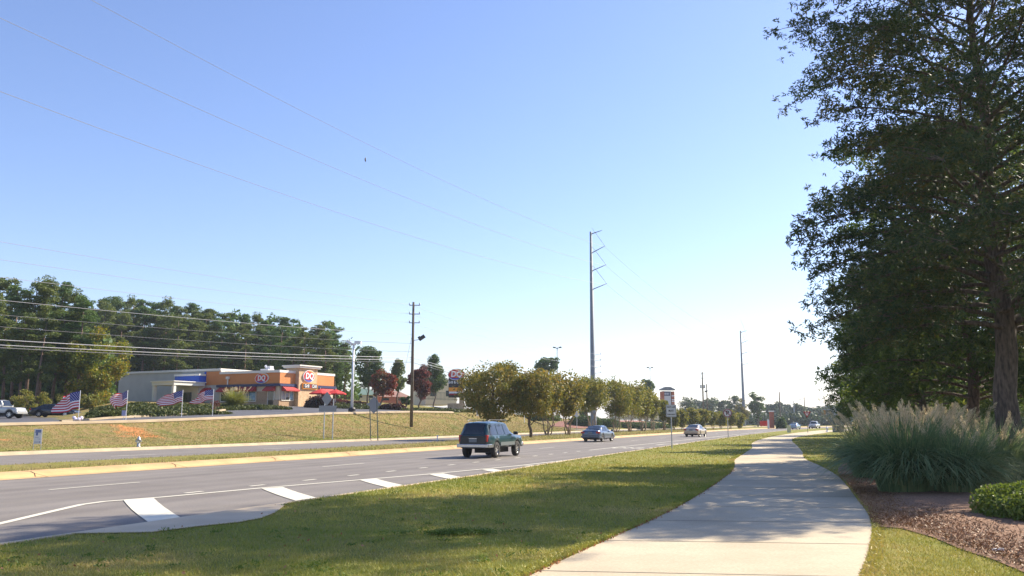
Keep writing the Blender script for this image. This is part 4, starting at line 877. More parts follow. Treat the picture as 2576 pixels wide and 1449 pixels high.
# side road climbing to the right of the utility pole and junction road
m = M(); L1 = [(940, 1007, 190), (985, 1011, 178), (1040, 1017, 165), (1090, 1024, 152), (1135, 1031, 142), (1200, 1037, 136)]
vs = []
for px, py, Y in L1:
    a = at(px, py-3, Y); zz = zg(a.x, a.y); vs += [(a.x, a.y-3, zg(a.x, a.y-3)+.10), (a.x, a.y+5, zg(a.x, a.y+5)+.10)]
m.add(vs, [(2*i, 2*i+2, 2*i+3, 2*i+1) for i in range(len(L1)-1)]); setp(m.build('side_road', MT['asphalt2']), kind='structure')
tstrip('junction_road', [(s, [(u, .03) for u in (-.3, .3, 2, 4, 6, 8, 9, 10.5, 12, 16, 20, 30, 45)]) for s in (151, 153, 156, 158.5, 160)], 0, MT['asphalt'])
# mulch slope beyond the junction
MT['rmulch'] = mat('red_mulch', (.20, .085, .06), .95, col2=(.30, .14, .10), scale=2)
tstrip('mulch_slope_ground', [(s, [(u, .06) for u in (5.2+.8*math.sin(s*.25), 6, 7, 8, 9, 10, 12)]) for s in range(162, 222, 3)], 0, MT['rmulch'])
# far driveway crossing at the end of the footpath
m = M(); P4 = [un(x_, y_, .118) for x_, y_ in [(2058, 1084.5), (2110, 1085), (2200, 1078), (2160, 1076.5)]]; m.add(P4, [(0, 1, 2, 3)]); setp(m.build('crossing_pavement', MT['path']), kind='structure')
# small buildings beyond
def house(name, lb, cat, px0, px1, ytop, ybot, Y, depth, wall, roofm=None, rise=0, rz=.35, zb=None):
    a = at(px0, ytop, Y); b = at(px1, ybot, Y); w_ = b.x-a.x; h = a.z-b.z; root = thing(name, lb, cat, ((a.x+b.x)/2, Y, b.z), rz)
    hh = h-rise; m = M(); m.box((0, depth/2, hh/2-.6), (w_, depth, hh+1.2)); m.build('wall', wall, root)
    m = M()
    if rise:
        e = .4; y0_, y1_ = -e, depth+e; x0_, x1_ = -w_/2-e, w_/2+e
        vs = [(x0_, y0_, hh), (x1_, y0_, hh), (x1_, y1_, hh), (x0_, y1_, hh), (x0_+w_*.28, depth/2, hh+rise), (x1_-w_*.28, depth/2, hh+rise)]
        m.add(vs, [(0, 1, 5, 4), (1, 2, 5), (2, 3, 4, 5), (3, 0, 4), (3, 2, 1, 0)])
    else: m.box((0, depth/2, hh+.1), (w_+.5, depth+.5, .3))
    m.build('roof', roofm or MT['cap'], root)
    k = max(2, int(w_/3)); 
    for i in range(k):
        m = M(); m.box((-w_/2+w_*(i+.5)/k, -.03, min(1.6, hh*.55)), (w_/k*.4, .06, min(1.4, hh*.45))); m.build('window', MT['glass2'], root)
    return root
MT['groof'] = mat('green_roof', (.12, .19, .16), .7, .1, 1); MT['brick'] = mat('brick_red', (.42, .14, .08), .9, .2, 4); MT['cream'] = mat('cream_wall', (.68, .58, .40), .9, .05, .5); MT['broof'] = mat('brick_roof', (.30, .16, .12), .8, .15, 1)
house('small_building', 'small cream building with a green hipped roof beyond the white lamp post', 'building', 893, 946, 975, 1004, 190, 8, MT['cream'], MT['groof'], 1.6)
house('brick_building', 'orange brick building with a sloped roof behind the pale green young tree', 'building', 950, 1031, 982, 1012, 200, 9, MT['brick'], MT['broof'], 1.5)
house('brick_building', 'dark brick building low behind the right patio umbrella', 'building', 846, 898, 984, 1006, 195, 9, MT['brick'], MT['broof'], .6)
house('cream_building', 'tall cream warehouse wall between the utility pole and the pylon sign', 'building', 1070, 1150, 955, 1006, 215, 15, MT['cream'])
house('distant_store', 'pale low store wall behind the dark hedges under the median trees', 'building', 1560, 1660, 1022, 1046, 270, 15, MT['cream'], rz=.1)
# iron fence in front of the cream building
m = M(); a0, a1 = at(1058, 1006, 196), at(1152, 1008, 192)
for k in range(29):
    p = a0.lerp(a1, k/28); m.tube([(p.x, p.y, p.z), (p.x, p.y, p.z+1.8)], .035, 4)
for h in (.3, 1.7): m.tube([(a0.x, a0.y, a0.z+h), (a1.x, a1.y, a1.z+h)], .035, 4)
one(m, 'iron_fence', MT['sgreen'], 'thin dark picket fence in front of the cream warehouse', 'fence')
# ------------------------------------------------------------------ poles and wires
def steelpole(lb, px, py, Y, ytop, arms, low, first):
    b = at(px, py, Y); top = at(px-3 if first else px-4, ytop, Y); h = top.z-b.z; root = thing('transmission_pole', lb, 'transmission pole', b, 0, 'steel transmission poles'); m = M()
    r0, r1 = (.56, .21) if first else (.62, .26); m.tube([(0, 0, -1.5), (0, 0, 0), (0, 0, h)], [r0, r0, r1], 12); m.build('pole', MT['steel2'], root, 'all')
    tips = []
    sc_ = F/Y
    for k, (yr, yt, dx) in enumerate(arms):
        zr = at(px, yr, Y).z-b.z; zt = at(px, yt, Y).z-b.z; x_ = dx/sc_; m = M(); tip = (x_, -1.2, zt)
        m.tube([(r1*.9, 0, zr), tip], [.11, .06], 6); m.build('arm', MT['steel2'], root)
        if k:
            m = M(); za = zt+1.9*30/sc_/1.0*.9; m.tube([(r1*.9, 0, za), tip], [.03, .03], 5); n = 9
            for q in range(n): c = Vector((r1, 0, za)).lerp(Vector(tip), .25+.6*q/n); m.lathe([(.02, -.05), (.09, 0), (.02, .05)], c, 8)
            m.build('insulator', MT['insul'], root)
            tips.append(Vector(b)+Vector(tip)+Vector((0, 0, -.2)))
    m = M()
    for yy in low:
        z_ = at(px, yy, Y).z-b.z; m.tube([(0, 0, z_-.12), (0, 0, z_+.12)], r1*1.75, 10); m.tube([(.4, 0, z_), (1.5, -.4, z_+.1)], .06, 5); m.tube([(1.5, -.4, z_+.05), (1.5, -.4, z_+.4)], .09, 5)
    m.build('bracket', MT['white'], root)
    return root, tips, b
sp1, T1, b1 = steelpole('nearer tall steel transmission pole rising above the median trees', 1493, 1053, 160, 583, [(588, 583, 27), (636, 622, 34), (681, 669, 36), (728, 716, 37)], (893, 908, 924, 939), True)
sp2, T2, b2 = steelpole('farther tall steel transmission pole beyond the roadside shrubs', 1873, 1076, 300, 832, [(836, 832, 14), (863, 856, 17), (890, 885, 18), (918, 913, 18)], (1014, 1028), False)
T3 = [t+(t-s_)*.95+Vector((0, 0, 1)) for s_, t in zip(T1, T2)]
def wirecurve(P, Q, sag, n=24):
    return [P.lerp(Q, k/n)-Vector((0, 0, 4*sag*(k/n)*(1-k/n))) for k in range(n+1)]
def solve_end(P, xy, px, py, sag):
    """height of the wire's other end so that it crosses image point (px,py)"""
    lo, hi = -5., 90.
    for _ in range(50):
        mid = (lo+hi)/2; Q = Vector((xy[0], xy[1], mid)); c = wirecurve(P, Q, sag, 120); yy = None
        for a, b in zip(c[:-1], c[1:]):
            if min(a.y, b.y) < 1: break
            pa, pb = proj(a), proj(b)
            if (pa[0]-px)*(pb[0]-px) <= 0 and pa[0] != pb[0]: yy = pa[1]+(pb[1]-pa[1])*(px-pa[0])/(pb[0]-pa[0]); break
        if yy is None: yy = pa[1]-(pa[0]-px)
        if yy > py: lo = mid
        else: hi = mid
    return Q
X0 = (-54, 14)
for i, (px, py, lb) in enumerate([(230, 0, 'topmost of the three high transmission wires'), (0, 45, 'middle one of the three high transmission wires'), (0, 230, 'lowest of the three high transmission wires')]):
    Q = solve_end(T1[i], X0, px, py, 3.2); m = M()
    path_ = wirecurve(Q, T1[i], 3.2, 40)[:-1]+wirecurve(T1[i], T2[i], 3.5)[:-1]+wirecurve(T2[i], T3[i], 3.5)
    m.tube(path_, .02, 4, cap=False); one(m, 'transmission_wire', MT['wire'], lb, 'power line', group='high transmission wires')
# wooden poles
def woodpole(lb, px, py, Y, ytop, pins, lamp=None, bw=.17, extra=None, grp='wooden utility poles'):
    b = at(px, py, Y); top = at(px, ytop, Y); h = top.z-b.z; root = thing('utility_pole', lb, 'utility pole', b, 0, grp)
    M().tube([(0, 0, -1), (0, 0, h*.5), (0, 0, h)], [bw*1.15, bw, bw*.75], 9).build('pole', MT['wood'], root, 'all')
    for yy in pins:
        z_ = at(px, yy, Y).z-b.z; m = M(); m.box((.15, 0, z_), (1.25, .12, .1)); [m.lathe([(.0, 0), (.07, 0), (.08, .12), (.04, .24), (0, .24)], (q, 0, z_+.05), 7) for q in (-.42, .72)]; m.build('crossarm', MT['steel'], root)
    if lamp:
        z_ = at(px, lamp, Y).z-b.z; m = M(); m.tube([(.1, 0, z_-.2), (.75, 0, z_-.1)], .035, 5); R_ = Matrix.Rotation(-.6, 3, 'Y'); m.box((1.05, 0, z_+.12), (.75, .5, .38), rot=R_); m.box((.8, 0, z_+.02), (.3, .25, .5), rot=R_); m.build('floodlight', MT['dark'], root)
    if extra:
        z_ = at(px, extra, Y).z-b.z; m = M()
        for a in (-.55, .5): m.tube([(a, 0, z_-.45), (a, 0, z_+.45)], .26, 9)
        m.box((0, 0, z_-.5), (1.7, .12, .12)); m.build('transformer', MT['steel'], root)
    return root, b
wp, wb = woodpole('tall wooden utility pole with a floodlight standing on the grassy bank', 1035, 1052, 98, 760, (768, 790, 812), 852)
wp2, wb2 = woodpole('wooden utility pole with transformers between the pylon sign and the second steel pole', 1770, 1040, 260, 935, (940, 952), 985, .22, 972)
wp3, wb3 = woodpole('dark wooden pole rising behind the round bushes', 1964, 1062, 300, 986, (), None, .22)
wp4, wb4 = woodpole('thin grey utility pole directly above the yield sign', 2026, 1060, 380, 998, (1003,), None, .2)
wp5, wb5 = woodpole('short dark pole just right of the transformer pole', 1780, 1042, 270, 966, (), None, .2)
XD = (-46, 20)
def at_pole(py, dx=0): p = at(1035, py, 98); return Vector((p.x+dx, 98, p.z))
lines = [(766, 608, .5, 'topmost thin white cable left of the wooden pole', 'wire'), (789, 653, .5, 'second thin white cable from the top of the wooden pole', 'wire'), (811, 697, .5, 'third thin white cable from the top of the wooden pole', 'wire'),
         (842, 755, .6, 'cable crossing the pine crowns from the wooden pole', 'wire'), (864, 792, .6, 'lower thin cable crossing the pines', 'wiredark'), (885, 822, .6, 'third cable across the pines, with a small splice', 'wiredark'),
         (899, 855, .6, 'thick upper communication cable above the restaurant roof', 'wire'), (905, 868, .6, 'thick middle communication cable above the restaurant roof', 'wire'), (911, 875, .6, 'lowest communication cable above the restaurant roof', 'wiredark')]
E2 = [at(1493, y_, 160)+Vector((1.6, -.3, 0)) for y_ in (893, 908, 924, 939)]
for i, (py, yl, sag, lb, mt_) in enumerate(lines):
    P_ = at_pole(py, -.3 if i < 3 else 0); Q = solve_end(P_, XD, 0, yl, sag); m = M(); path_ = wirecurve(Q, P_, sag, 30)
    if i < 3: path_ = path_[:-1]+wirecurve(P_, E2[i], .8)
    if i in (6, 7, 8): path_ = path_[:-1]+wirecurve(P_, at(1493, 985+6*(i-6), 160), .9)
    m.tube(path_, .013 if i < 3 else (.015 if i < 6 else .024), 4, cap=False); one(m, 'cable', MT[mt_], lb, 'cable', group='cables on the wooden utility pole')
for i, (a_, b_, lb) in enumerate([(at(1493, 900, 160), at(1770, 942, 260), 'cable between the first steel pole and the transformer pole'), (at(1493, 996, 160), at(1770, 1010, 260), 'low cable between the first steel pole and the transformer pole'), (at(1770, 1010, 260), at(1873, 1040, 300), 'low cable reaching the second steel pole'),
                                  (at(1873, 1042, 300), at(2250, 1052, 330), 'cable sagging across the far junction'), (at(1964, 1030, 300), at(2250, 1060, 260), 'lower cable across the far junction'), (at(1770, 942, 260), at(1873, 1020, 300), 'upper cable from the transformer pole to the second steel pole')]):
    m = M(); m.tube(wirecurve(a_, b_, 2.4 if i > 2 else .9), .02, 4, cap=False); one(m, 'cable', MT['wiredark'], lb, 'cable', group='cables beyond the first steel pole')
m = M(); gp = at_pole(850); m.tube([gp, gp+Vector((-1.6, 1.5, -7))], .014, 4); one(m, 'guy_wire', MT['wiredark'], 'thin guy wire slanting down beside the wooden pole', 'guy wire')
# lamp posts
def lamppost(lb, px, py, Y, ytop, wht):
    b = at(px, py, Y); top = at(px, ytop, Y); h = top.z-b.z; root = thing('lamp_post', lb, 'lamp post', b, 0)
    mt_ = MT['white'] if wht else MT['steel2']; M().tube([(0, 0, .0), (0, 0, h)], [.16 if wht else .12, .12 if wht else .09], 10).build('post', mt_, root, 'all')
    M().lathe([(0, -.6), (.42, -.6), (.42, .32), (.36, .42), (0, .42)], n=14).build('base', MT['dark'] if wht else MT['kerb'], root)
    for sg in (-1, 1):
        m = M(); R_ = Matrix.Rotation(-sg*.18 if not wht else -.55*(sg < 0)*-1+.05, 3, 'Y'); m.box((sg*(.48 if wht else .7), 0, h+.2), (.72 if wht else .7, .6, .30), rot=R_); m.build('lamp_head', mt_ if wht else MT['dark'], root)
    m = M(); m.box((0, 0, h), (.5, .25, .22)); m.build('bracket', mt_, root)
lamppost('white square-headed lamp post on a dark base at the top of the bank', 885, 1035, 97, 866, True)
lamppost('tall thin twin-headed light pole above the gold median trees', 1403, 1045, 210, 876, False)
lamppost('far thin light pole left of the brick pylon sign', 1638, 1045, 280, 926, False)
b_ = un(1999, 1067, 0); m = M(); h_ = 13
y_ = 330; p_ = at(1999, 1064, y_); root = thing('street_lamp', 'far curved arm street lamp above the light blue car', 'street lamp', p_)
M().tube([(0, 0, 0), (0, 0, 8.3)], [.2, .13], 8).build('post', MT['steel'], root); m = M(); m.tube([(0, 0, 8.3), (1.2, 0, 8.9), (2.4, 0, 9.0)], .07, 5); m.box((2.7, 0, 8.95), (.8, .35, .2)); m.build('lamp_arm', MT['steel'], root)
# ------------------------------------------------------------------ signs
FR = lambda o, yaw: (Vector(o), Vector((math.cos(yaw), math.sin(yaw), 0)), Vector((0, 0, 1)), Vector((math.sin(yaw), -math.cos(yaw), 0)))  # faces the viewer at yaw 0
def rrect(w_, h, r=.05, n=4):
    P_ = []
    for cx, cy, a0 in ((w_/2-r, h/2-r, 0), (-w_/2+r, h/2-r, 90), (-w_/2+r, -h/2+r, 180), (w_/2-r, -h/2+r, 270)):
        for k in range(n+1): a = math.radians(a0+90*k/n); P_.append((cx+r*math.cos(a), cy+r*math.sin(a)))
    return P_
def ngon(r, n, a0=0): return [(r*math.cos(math.radians(a0)+2*math.pi*k/n), r*math.sin(math.radians(a0)+2*math.pi*k/n)) for k in range(n)]
MT['signred'] = mat('sign_red', (.32, .015, .02), .45); MT['signface'] = mat('sign_face', (.60, .60, .62), .5); MT['ink'] = mat('sign_ink', (.02, .02, .025), .5); MT['ruby'] = mat('sign_dark_red', (.22, .02, .04), .5)
b = un(1691, 1128, .1); sc_ = b.y; zc = at(1690, 1033.5, b.y).z-.1; hh = at(1690, 1018, b.y).z-at(1690, 1049, b.y).z
r_ = thing('turn_lane_sign', 'white rectangular lane sign on a steel post at the lawn edge', 'road sign', b); M().tube([(0, .05, -.2), (0, .05, zc+hh/2)], .035, 6).build('post', MT['steel'], r_)
yw = -.12; m = M(); m.prism(rrect(hh*.83, hh), .01, 0, FR((0, 0, zc), yw)); pl = m.build('sign_face', MT['signface'], r_)
for k, (tx, fs) in enumerate((('RIGHT LANE', .105), ('MUST', .15), ('TURN RIGHT', .105))):
    o, a, u, n_ = FR((0, 0, zc+hh*(.30-.30*k)), yw); textmesh('lettering', tx, fs*hh*1.35, MT['ink'], (o+n_*.014, a, u), .001, pl, .82, .004)
m = M(); o, a, u, n_ = FR((0, 0, zc), yw)
for q in ((hh*.38, 0, .012, hh*.92), (-hh*.38, 0, .012, hh*.92), (0, hh*.465, hh*.77, .012), (0, -hh*.465, hh*.77, .012)): m.prism([(q[0]-q[2]/2, q[1]-q[3]/2), (q[0]+q[2]/2, q[1]-q[3]/2), (q[0]+q[2]/2, q[1]+q[3]/2), (q[0]-q[2]/2, q[1]+q[3]/2)], .003, 0, (o+n_*.0115, a, u, n_))
m.build('border', MT['ink'], pl)
b = un(1832.5, 1102, .1); zc = at(1832, 1039, b.y).z-.1; R0 = at(1832, 1028, b.y).z-at(1832, 1039, b.y).z
r_ = thing('parking_sign', 'round sign with a letter P in a dark red ring on a thin post', 'road sign', b); M().tube([(0, .05, -.2), (0, .05, zc+R0)], .04, 6).build('post', MT['steel'], r_)
m = M(); m.prism(ngon(R0, 24), .01, 0, FR((0, 0, zc), yw)); pl = m.build('sign_face', MT['signface'], r_); o, a, u, n_ = FR((0, 0, zc), yw)
m = M(); P_, Q_ = ngon(R0*.96, 28), ngon(R0*.78, 28); vs = [o+n_*.013+a*p[0]+u*p[1] for p in P_+Q_]; m.add(vs, [(i, (i+1) % 28, 28+(i+1) % 28, 28+i) for i in range(28)]); m.build('ring', MT['ruby'], pl)
textmesh('lettering', 'P', R0*1.35, MT['ink'], (o+n_*.014, a, u), .001, pl, 1, .02); m = M(); m.prism([(-R0*.62, R0*.5), (-R0*.5, R0*.62), (R0*.62, -R0*.5), (R0*.5, -R0*.62)][::-1], .003, 0, (o+n_*.018, a, u, n_)); m.build('slash', MT['ruby'], pl)
Yy = 128; b = Vector(((2029.5-1288)/F*Yy*.99, Yy, .1)); zc = at(2029, 1043, Yy).z; R0 = 9.6/F*Yy
r_ = thing('yield_sign', 'red and white triangular yield sign at the far end of the footpath', 'road sign', b); M().tube([(0, .05, -.2), (0, .05, zc+.3)], .04, 6).build('post', MT['sgreen'], r_)
tri = lambda k: [(0, -R0*.95*k-.0), (R0*k*1.02, R0*.62*k), (-R0*k*1.02, R0*.62*k)]
o, a, u, n_ = FR((0, 0, zc), 0); m = M(); m.prism(tri(1), .01, 0, (o, a, u, n_)); pl = m.build('sign_face', MT['signred'], r_); m = M(); m.prism(tri(.55), .003, 0, (o+n_*.011, a, u, n_)); m.build('white_centre', MT['signface'], pl); textmesh('lettering', 'YIELD', R0*.3, MT['signred'], (o+n_*.018+u*R0*.12, a, u), .001, pl, .9, .005)
# sign backs on two posts along the far verge
def backs(lb, pxs, py, Y, shapes, yaw, mtp, tops, tilt=0):
    pts = [at(p_, py, Y) for p_ in pxs]; c = (pts[0]+pts[1])/2; c.z = zg(c.x, c.y); r_ = thing('sign_back', lb, 'road sign', c, 0)
    for p_, tp in zip(pts, tops):
        z_ = at((pxs[0]+pxs[1])/2, tp, Y).z-c.z; M().tube([(p_.x-c.x-tilt*.0, 0, -.3), (p_.x-c.x-tilt*z_, 0, z_)], .05, 6).build('post', mtp, r_)
    for (px_, py_, w_, h_, kind) in shapes:
        q = at(px_, py_, Y); w_, h_ = w_/F*Y, h_/F*Y
        poly = [(w_/2, 0), (0, h_/2), (-w_/2, 0), (0, -h_/2)] if kind == 'd' else rrect(w_, h_, .04)
        if kind == 'h': poly = [(w_/2, -h_*.28), (w_/2, h_*.28), (0, h_/2), (-w_/2, h_*.28), (-w_/2, -h_*.28), (0, -h_/2)]
        m = M(); m.prism(poly, .02, 0, FR((q.x-c.x, -.08, q.z-c.z), yaw)); m.build('sign_plate', MT['alu'], r_)
backs('grey back of a diamond sign over a rectangular plate on two steel posts', (814, 836), 1105, 76, [(823, 1003, 26, 36, 'd'), (825, 1028, 43, 15, 'r')], .1, MT['steel'], (1003, 1003))
backs('grey back of a tall pointed sign on two leaning dark green posts', (933, 951), 1102, 80, [(941, 1019, 20, 42, 'h'), (941, 1017, 38, 24, 'd')], .25, MT['sgreen'], (1002, 995), .055)
def octo(lb, px, py, pyb, Y, r, mtp, face=False):
    q = at(px, py, Y); z_ = zg(q.x, q.y); r_ = thing('stop_sign', lb, 'road sign', (q.x, q.y, z_)); M().tube([(0, .05, -.3), (0, .05, q.z-z_+.2)], .05, 6).build('post', mtp, r_)
    m = M(); m.prism(ngon(r/F*Y, 8, 22.5), .015, 0, FR((0, 0, q.z-z_), .15)); m.build('sign_plate', MT['signface'], r_)
octo('pale back of an octagonal stop sign seen beyond the single trunk median tree', 1319, 1005, 1030, 140, 8, MT['white']); octo('pale octagonal stop sign back at the junction left of the steel pole', 1451, 1042, 1073, 150, 7, MT['steel'])
# DQ pylon sign
Yp = 128; b = at(1147, 1034, Yp); r_ = thing('pylon_sign', 'restaurant pylon sign on a stone base, half hidden by the gold median tree', 'sign', b, .1)
zz = lambda y_: at(1147, y_, Yp).z-b.z; k_ = Yp/F
M().box((0, 0, zz(1015)/2-.5), (42*k_, 1.0, zz(1015)+1)).box((14*k_, -.1, zz(988)/2), (12*k_, .9, zz(988))).build('base', MT['stone'], r_)
m = M(); m.box((0, .1, (zz(948)+zz(1000))/2), (38*k_, .5, zz(948)-zz(1000))); m.build('cabinet', MT['dark'], r_)
m = M(); m.box((0, -.17, zz(985)), (36*k_, .05, 12*k_)); m.build('price_panel', MT['signw'], r_); m = M(); m.box((-.1, -.2, zz(980)), (34*k_, .05, 10*k_)); m.build('orange_panel', MT['logoor'], r_); M().box((0, -.22, zz(992)), (34*k_, .05, 4*k_)).build('red_panel', MT['signred'], r_)
textmesh('lettering', 'Grill & Chill', .55, MT['signw'], ((-.2, -.18, zz(962)), (1, 0, 0), (0, 0, 1)), .01, r_, .8, .01)
dqlogo(r_, (0, -.05, zz(942)), (1, 0, 0), (0, 0, 1), 44*k_, 29*k_)
# strip mall pylon
Yp = 230; b = at(1680, 1052, Yp); r_ = thing('shopping_pylon', 'tall brick and grey shopping pylon sign with an arched top above the lane sign', 'sign', b, .1); zz = lambda y_: at(1680, y_, Yp).z-b.z; k_ = Yp/F
m = M(); m.box((13*k_, 0, (zz(985))/2), (7*k_, 1.6, zz(985))); m.box((-13*k_, 0, zz(985)/2), (7*k_, 1.6, zz(985))); m.build('brick_column', MT['brick'], r_)
M().box((-2*k_, 0, (zz(984)+zz(1025))/2), (20*k_, 1.2, zz(984)-zz(1025))).build('panel', MT['signface'], r_)
m = M(); m.prism([(-18*k_, 0), (18*k_, 0), (18*k_, .3), (6*k_, .9), (-6*k_, .9), (-18*k_, .3)], 2.0, 0, ((0, 1.0, zz(982)), (1, 0, 0), (0, 0, 1), (0, -1, 0))); m.build('arched_cap', MT['steel2'], r_)
m = M(); m.box((-3*k_, -.65, zz(991)), (17*k_, .1, 9*k_)); m.build('dark_panel', MT['navy'], r_); m = M()
[m.box(((-8+2.6*q)*k_, -.72, zz(991)), (1.3*k_, .06, (3+2*(q % 2))*k_)) for q in range(5)]; m.build('lettering', MT['signw'], r_)
m = M(); [m.box((13*k_, -.82, zz(q)), (7.3*k_, .05, .25)) for q in (996, 1006, 1010)]; m.build('band', MT['signw'], r_)
# banner sign at the left
b = at(92.5, 1128, 48.2); b.z = zg(b.x, b.y); k_ = b.y/F; r_ = thing('banner_sign', 'narrow white and blue advertising banner on two short stakes by the far kerb', 'sign', b, -.1); zz = lambda y_: at(92, y_, b.y).z-b.z
for q in (-10, 10): M().tube([(q*k_, .02, -.3), (q*k_, .02, zz(1079))], .018, 5).build('stake', MT['steel'], r_)
M().box((0, 0, (zz(1079)+zz(1117))/2), (20*k_, .015, zz(1079)-zz(1117))).build('banner', MT['signface'], r_)
m = M(); m.box((1*k_, -.02, zz(1084)), (14*k_, .015, 4*k_)); m.box((-2*k_, -.02, zz(1092)), (4.5*k_, .015, 7*k_)); m.box((0, -.02, zz(1087.5)), (16*k_, .012, 1.4*k_)); m.box((-1*k_, -.02, zz(1101)), (9*k_, .012, .7*k_)); m.box((6*k_, -.02, zz(1104.5)), (4*k_, .012, .7*k_)); m.box((-2*k_, -.02, zz(1112)), (11*k_, .012, 1.0*k_)); m.box((6.5*k_, -.02, zz(1112)), (3*k_, .012, 2.6*k_)); m.build('print', mat('banner_blue', (.09, .13, .32), .6), r_)
# hydrants, boxes, small things
def hydrant(lb, p, s_=1., mt_='white'):
    r_ = thing('fire_hydrant', lb, 'fire hydrant', p, 0, None); r_.scale = (s_,)*3
    M().lathe([(0, 0), (.17, 0), (.17, .05), (.11, .07), (.11, .5), (.15, .52), (.15, .57), (.12, .6), (.09, .7), (.03, .76), (.03, .8), (0, .8)], n=12).build('barrel', MT[mt_], r_, 'all')
    m = M(); m.tube([(-.22, 0, .42), (.22, 0, .42)], .06, 8); m.tube([(0, -.2, .36), (0, 0, .36)], .075, 8); m.build('nozzle', MT['alloy'], r_)
p = un(348, 1124, .15); p.z = zg(p.x, p.y); hydrant('silver white fire hydrant on the far verge below the second flag', p, .85, 'steel'); p = un(2081, 1087, .1); hydrant('white fire hydrant on the right lawn near the far end of the footpath', Vector((p.x, p.y, .1)), 1.15)
p = un(2109, 1087.5, .1); m = M(); m.box((0, 0, .45), (1.3, 1.1, .9)); m.box((0, 0, .93), (1.4, 1.2, .08)); one(m, 'utility_box', mat('box_green', (.09, .13, .12), .6), 'low grey green utility box on the right lawn near the far end', 'utility box', (p.x, p.y, .1), .1)
p = un(1985, 1088, .1); m = M(); m.box((0, 0, .5), (.45, .35, 1.0)); m.box((0, 0, 1.04), (.52, .42, .1)); one(m, 'utility_pedestal', mat('box_beige', (.55, .55, .38), .6), 'slim pale green utility pedestal left of the far footpath', 'utility box', (p.x, p.y, .1), .1)
for px_, Y_, lb in ((858, 86, 'white marker stake low on the bank left of the hidden drain'), ):
    pass
p = on(1182, 86); m = M(); m.tube([(0, 0, -.1), (0, 0, .95)], .03, 6); m.lathe([(0, .95), (.045, .95), (.045, 1.0), (0, 1.02)], n=6); one(m, 'marker_post', MT['white'], 'thin white marker post on the bank left of the dark sport utility', 'marker post', p)
p = on(1100, 80); m = M(); m.tube([(0, 0, -.1), (0, 0, .4)], .05, 8); m.tube([(0, 0, .32), (.12, 0, .36)], .04, 6); one(m, 'pipe_stub', MT['white'], 'short white pipe stub low on the bank', 'pipe', p)
p = at(1201, 1037, 122); m = M(); m.tube([(0, 0, -.5), (0, 0, 4.2)], .13, 8); m.tube([(0, 0, 0), (0, 0, .25)], .2, 8); one(m, 'white_post', MT['white'], 'white post beyond the broad gold green median tree', 'post', p)
p = at(1319, 1034, 140.3); m = M(); m.box((0, 0, .3), (1.6, .8, 1.3)); m.box((0, 0, 1.0), (1.8, 1, .12)); one(m, 'concrete_box', MT['steel'], 'pale grey utility cabinet beyond the single trunk median tree', 'utility box', at(1365, 1045, 150))
# far junction bits: red banner, white sign and brick pillar, signals
p = at(1927, 1074, 215); m = M(); m.box((0, 0, .85), (3.0, .12, 1.3)); one(m, 'red_banner', MT['logored'], 'bright red banner low on the slope left of the brick pillar', 'banner', p)
p = at(1941, 1076, 212); r_ = thing('brick_pillar_sign', 'slim brick pillar with a pale cap and a white board beside the round bush', 'sign', p); M().box((.3, .6, 1.9), (.9, .9, 4.0)).build('pillar', MT['brick'], r_); M().box((.3, .6, 4.0), (1.1, 1.1, .3)).build('cap', MT['cap'], r_); M().box((-.75, 0, .95), (.35, .5, 2.1)).build('board', MT['signw'], r_)
Ys = 250; p = at(2190, 1070, Ys); r_ = thing('signal_mast', 'steel traffic signal mast with hanging lights over the far junction', 'traffic signal', p); zm = at(2190, 1034, Ys).z-p.z
M().tube([(0, 0, 0), (0, 0, zm+.8)], .16, 8).build('mast', MT['steel'], r_); xl = (2060-2190)/F*Ys; M().tube([(0, 0, zm), (xl, 0, zm+.5)], [.1, .05], 6).build('mast_arm', MT['steel'], r_)
MT['sigy'] = mat('signal_yellow', (.55, .26, .03), .5)
for px_ in (2078, 2120, 2139):
    x_ = (px_-2190)/F*Ys; m = M(); m.box((x_, 0, zm-.35), (.42, .35, 1.2)); sh_ = m.build('signal_head', MT['sigy'], r_)
    for q in (-.35, 0, .35): M().tube([(x_, -.17, zm-.35+q), (x_, -.24, zm-.35+q)], .14, 8).build('lens', MT['dark'], sh_)
m = M(); m.box(((2106-2190)/F*Ys, .1, zm-.5), (1.9, .06, 1.5)); m.build('sign_plate', MT['alu'], r_)
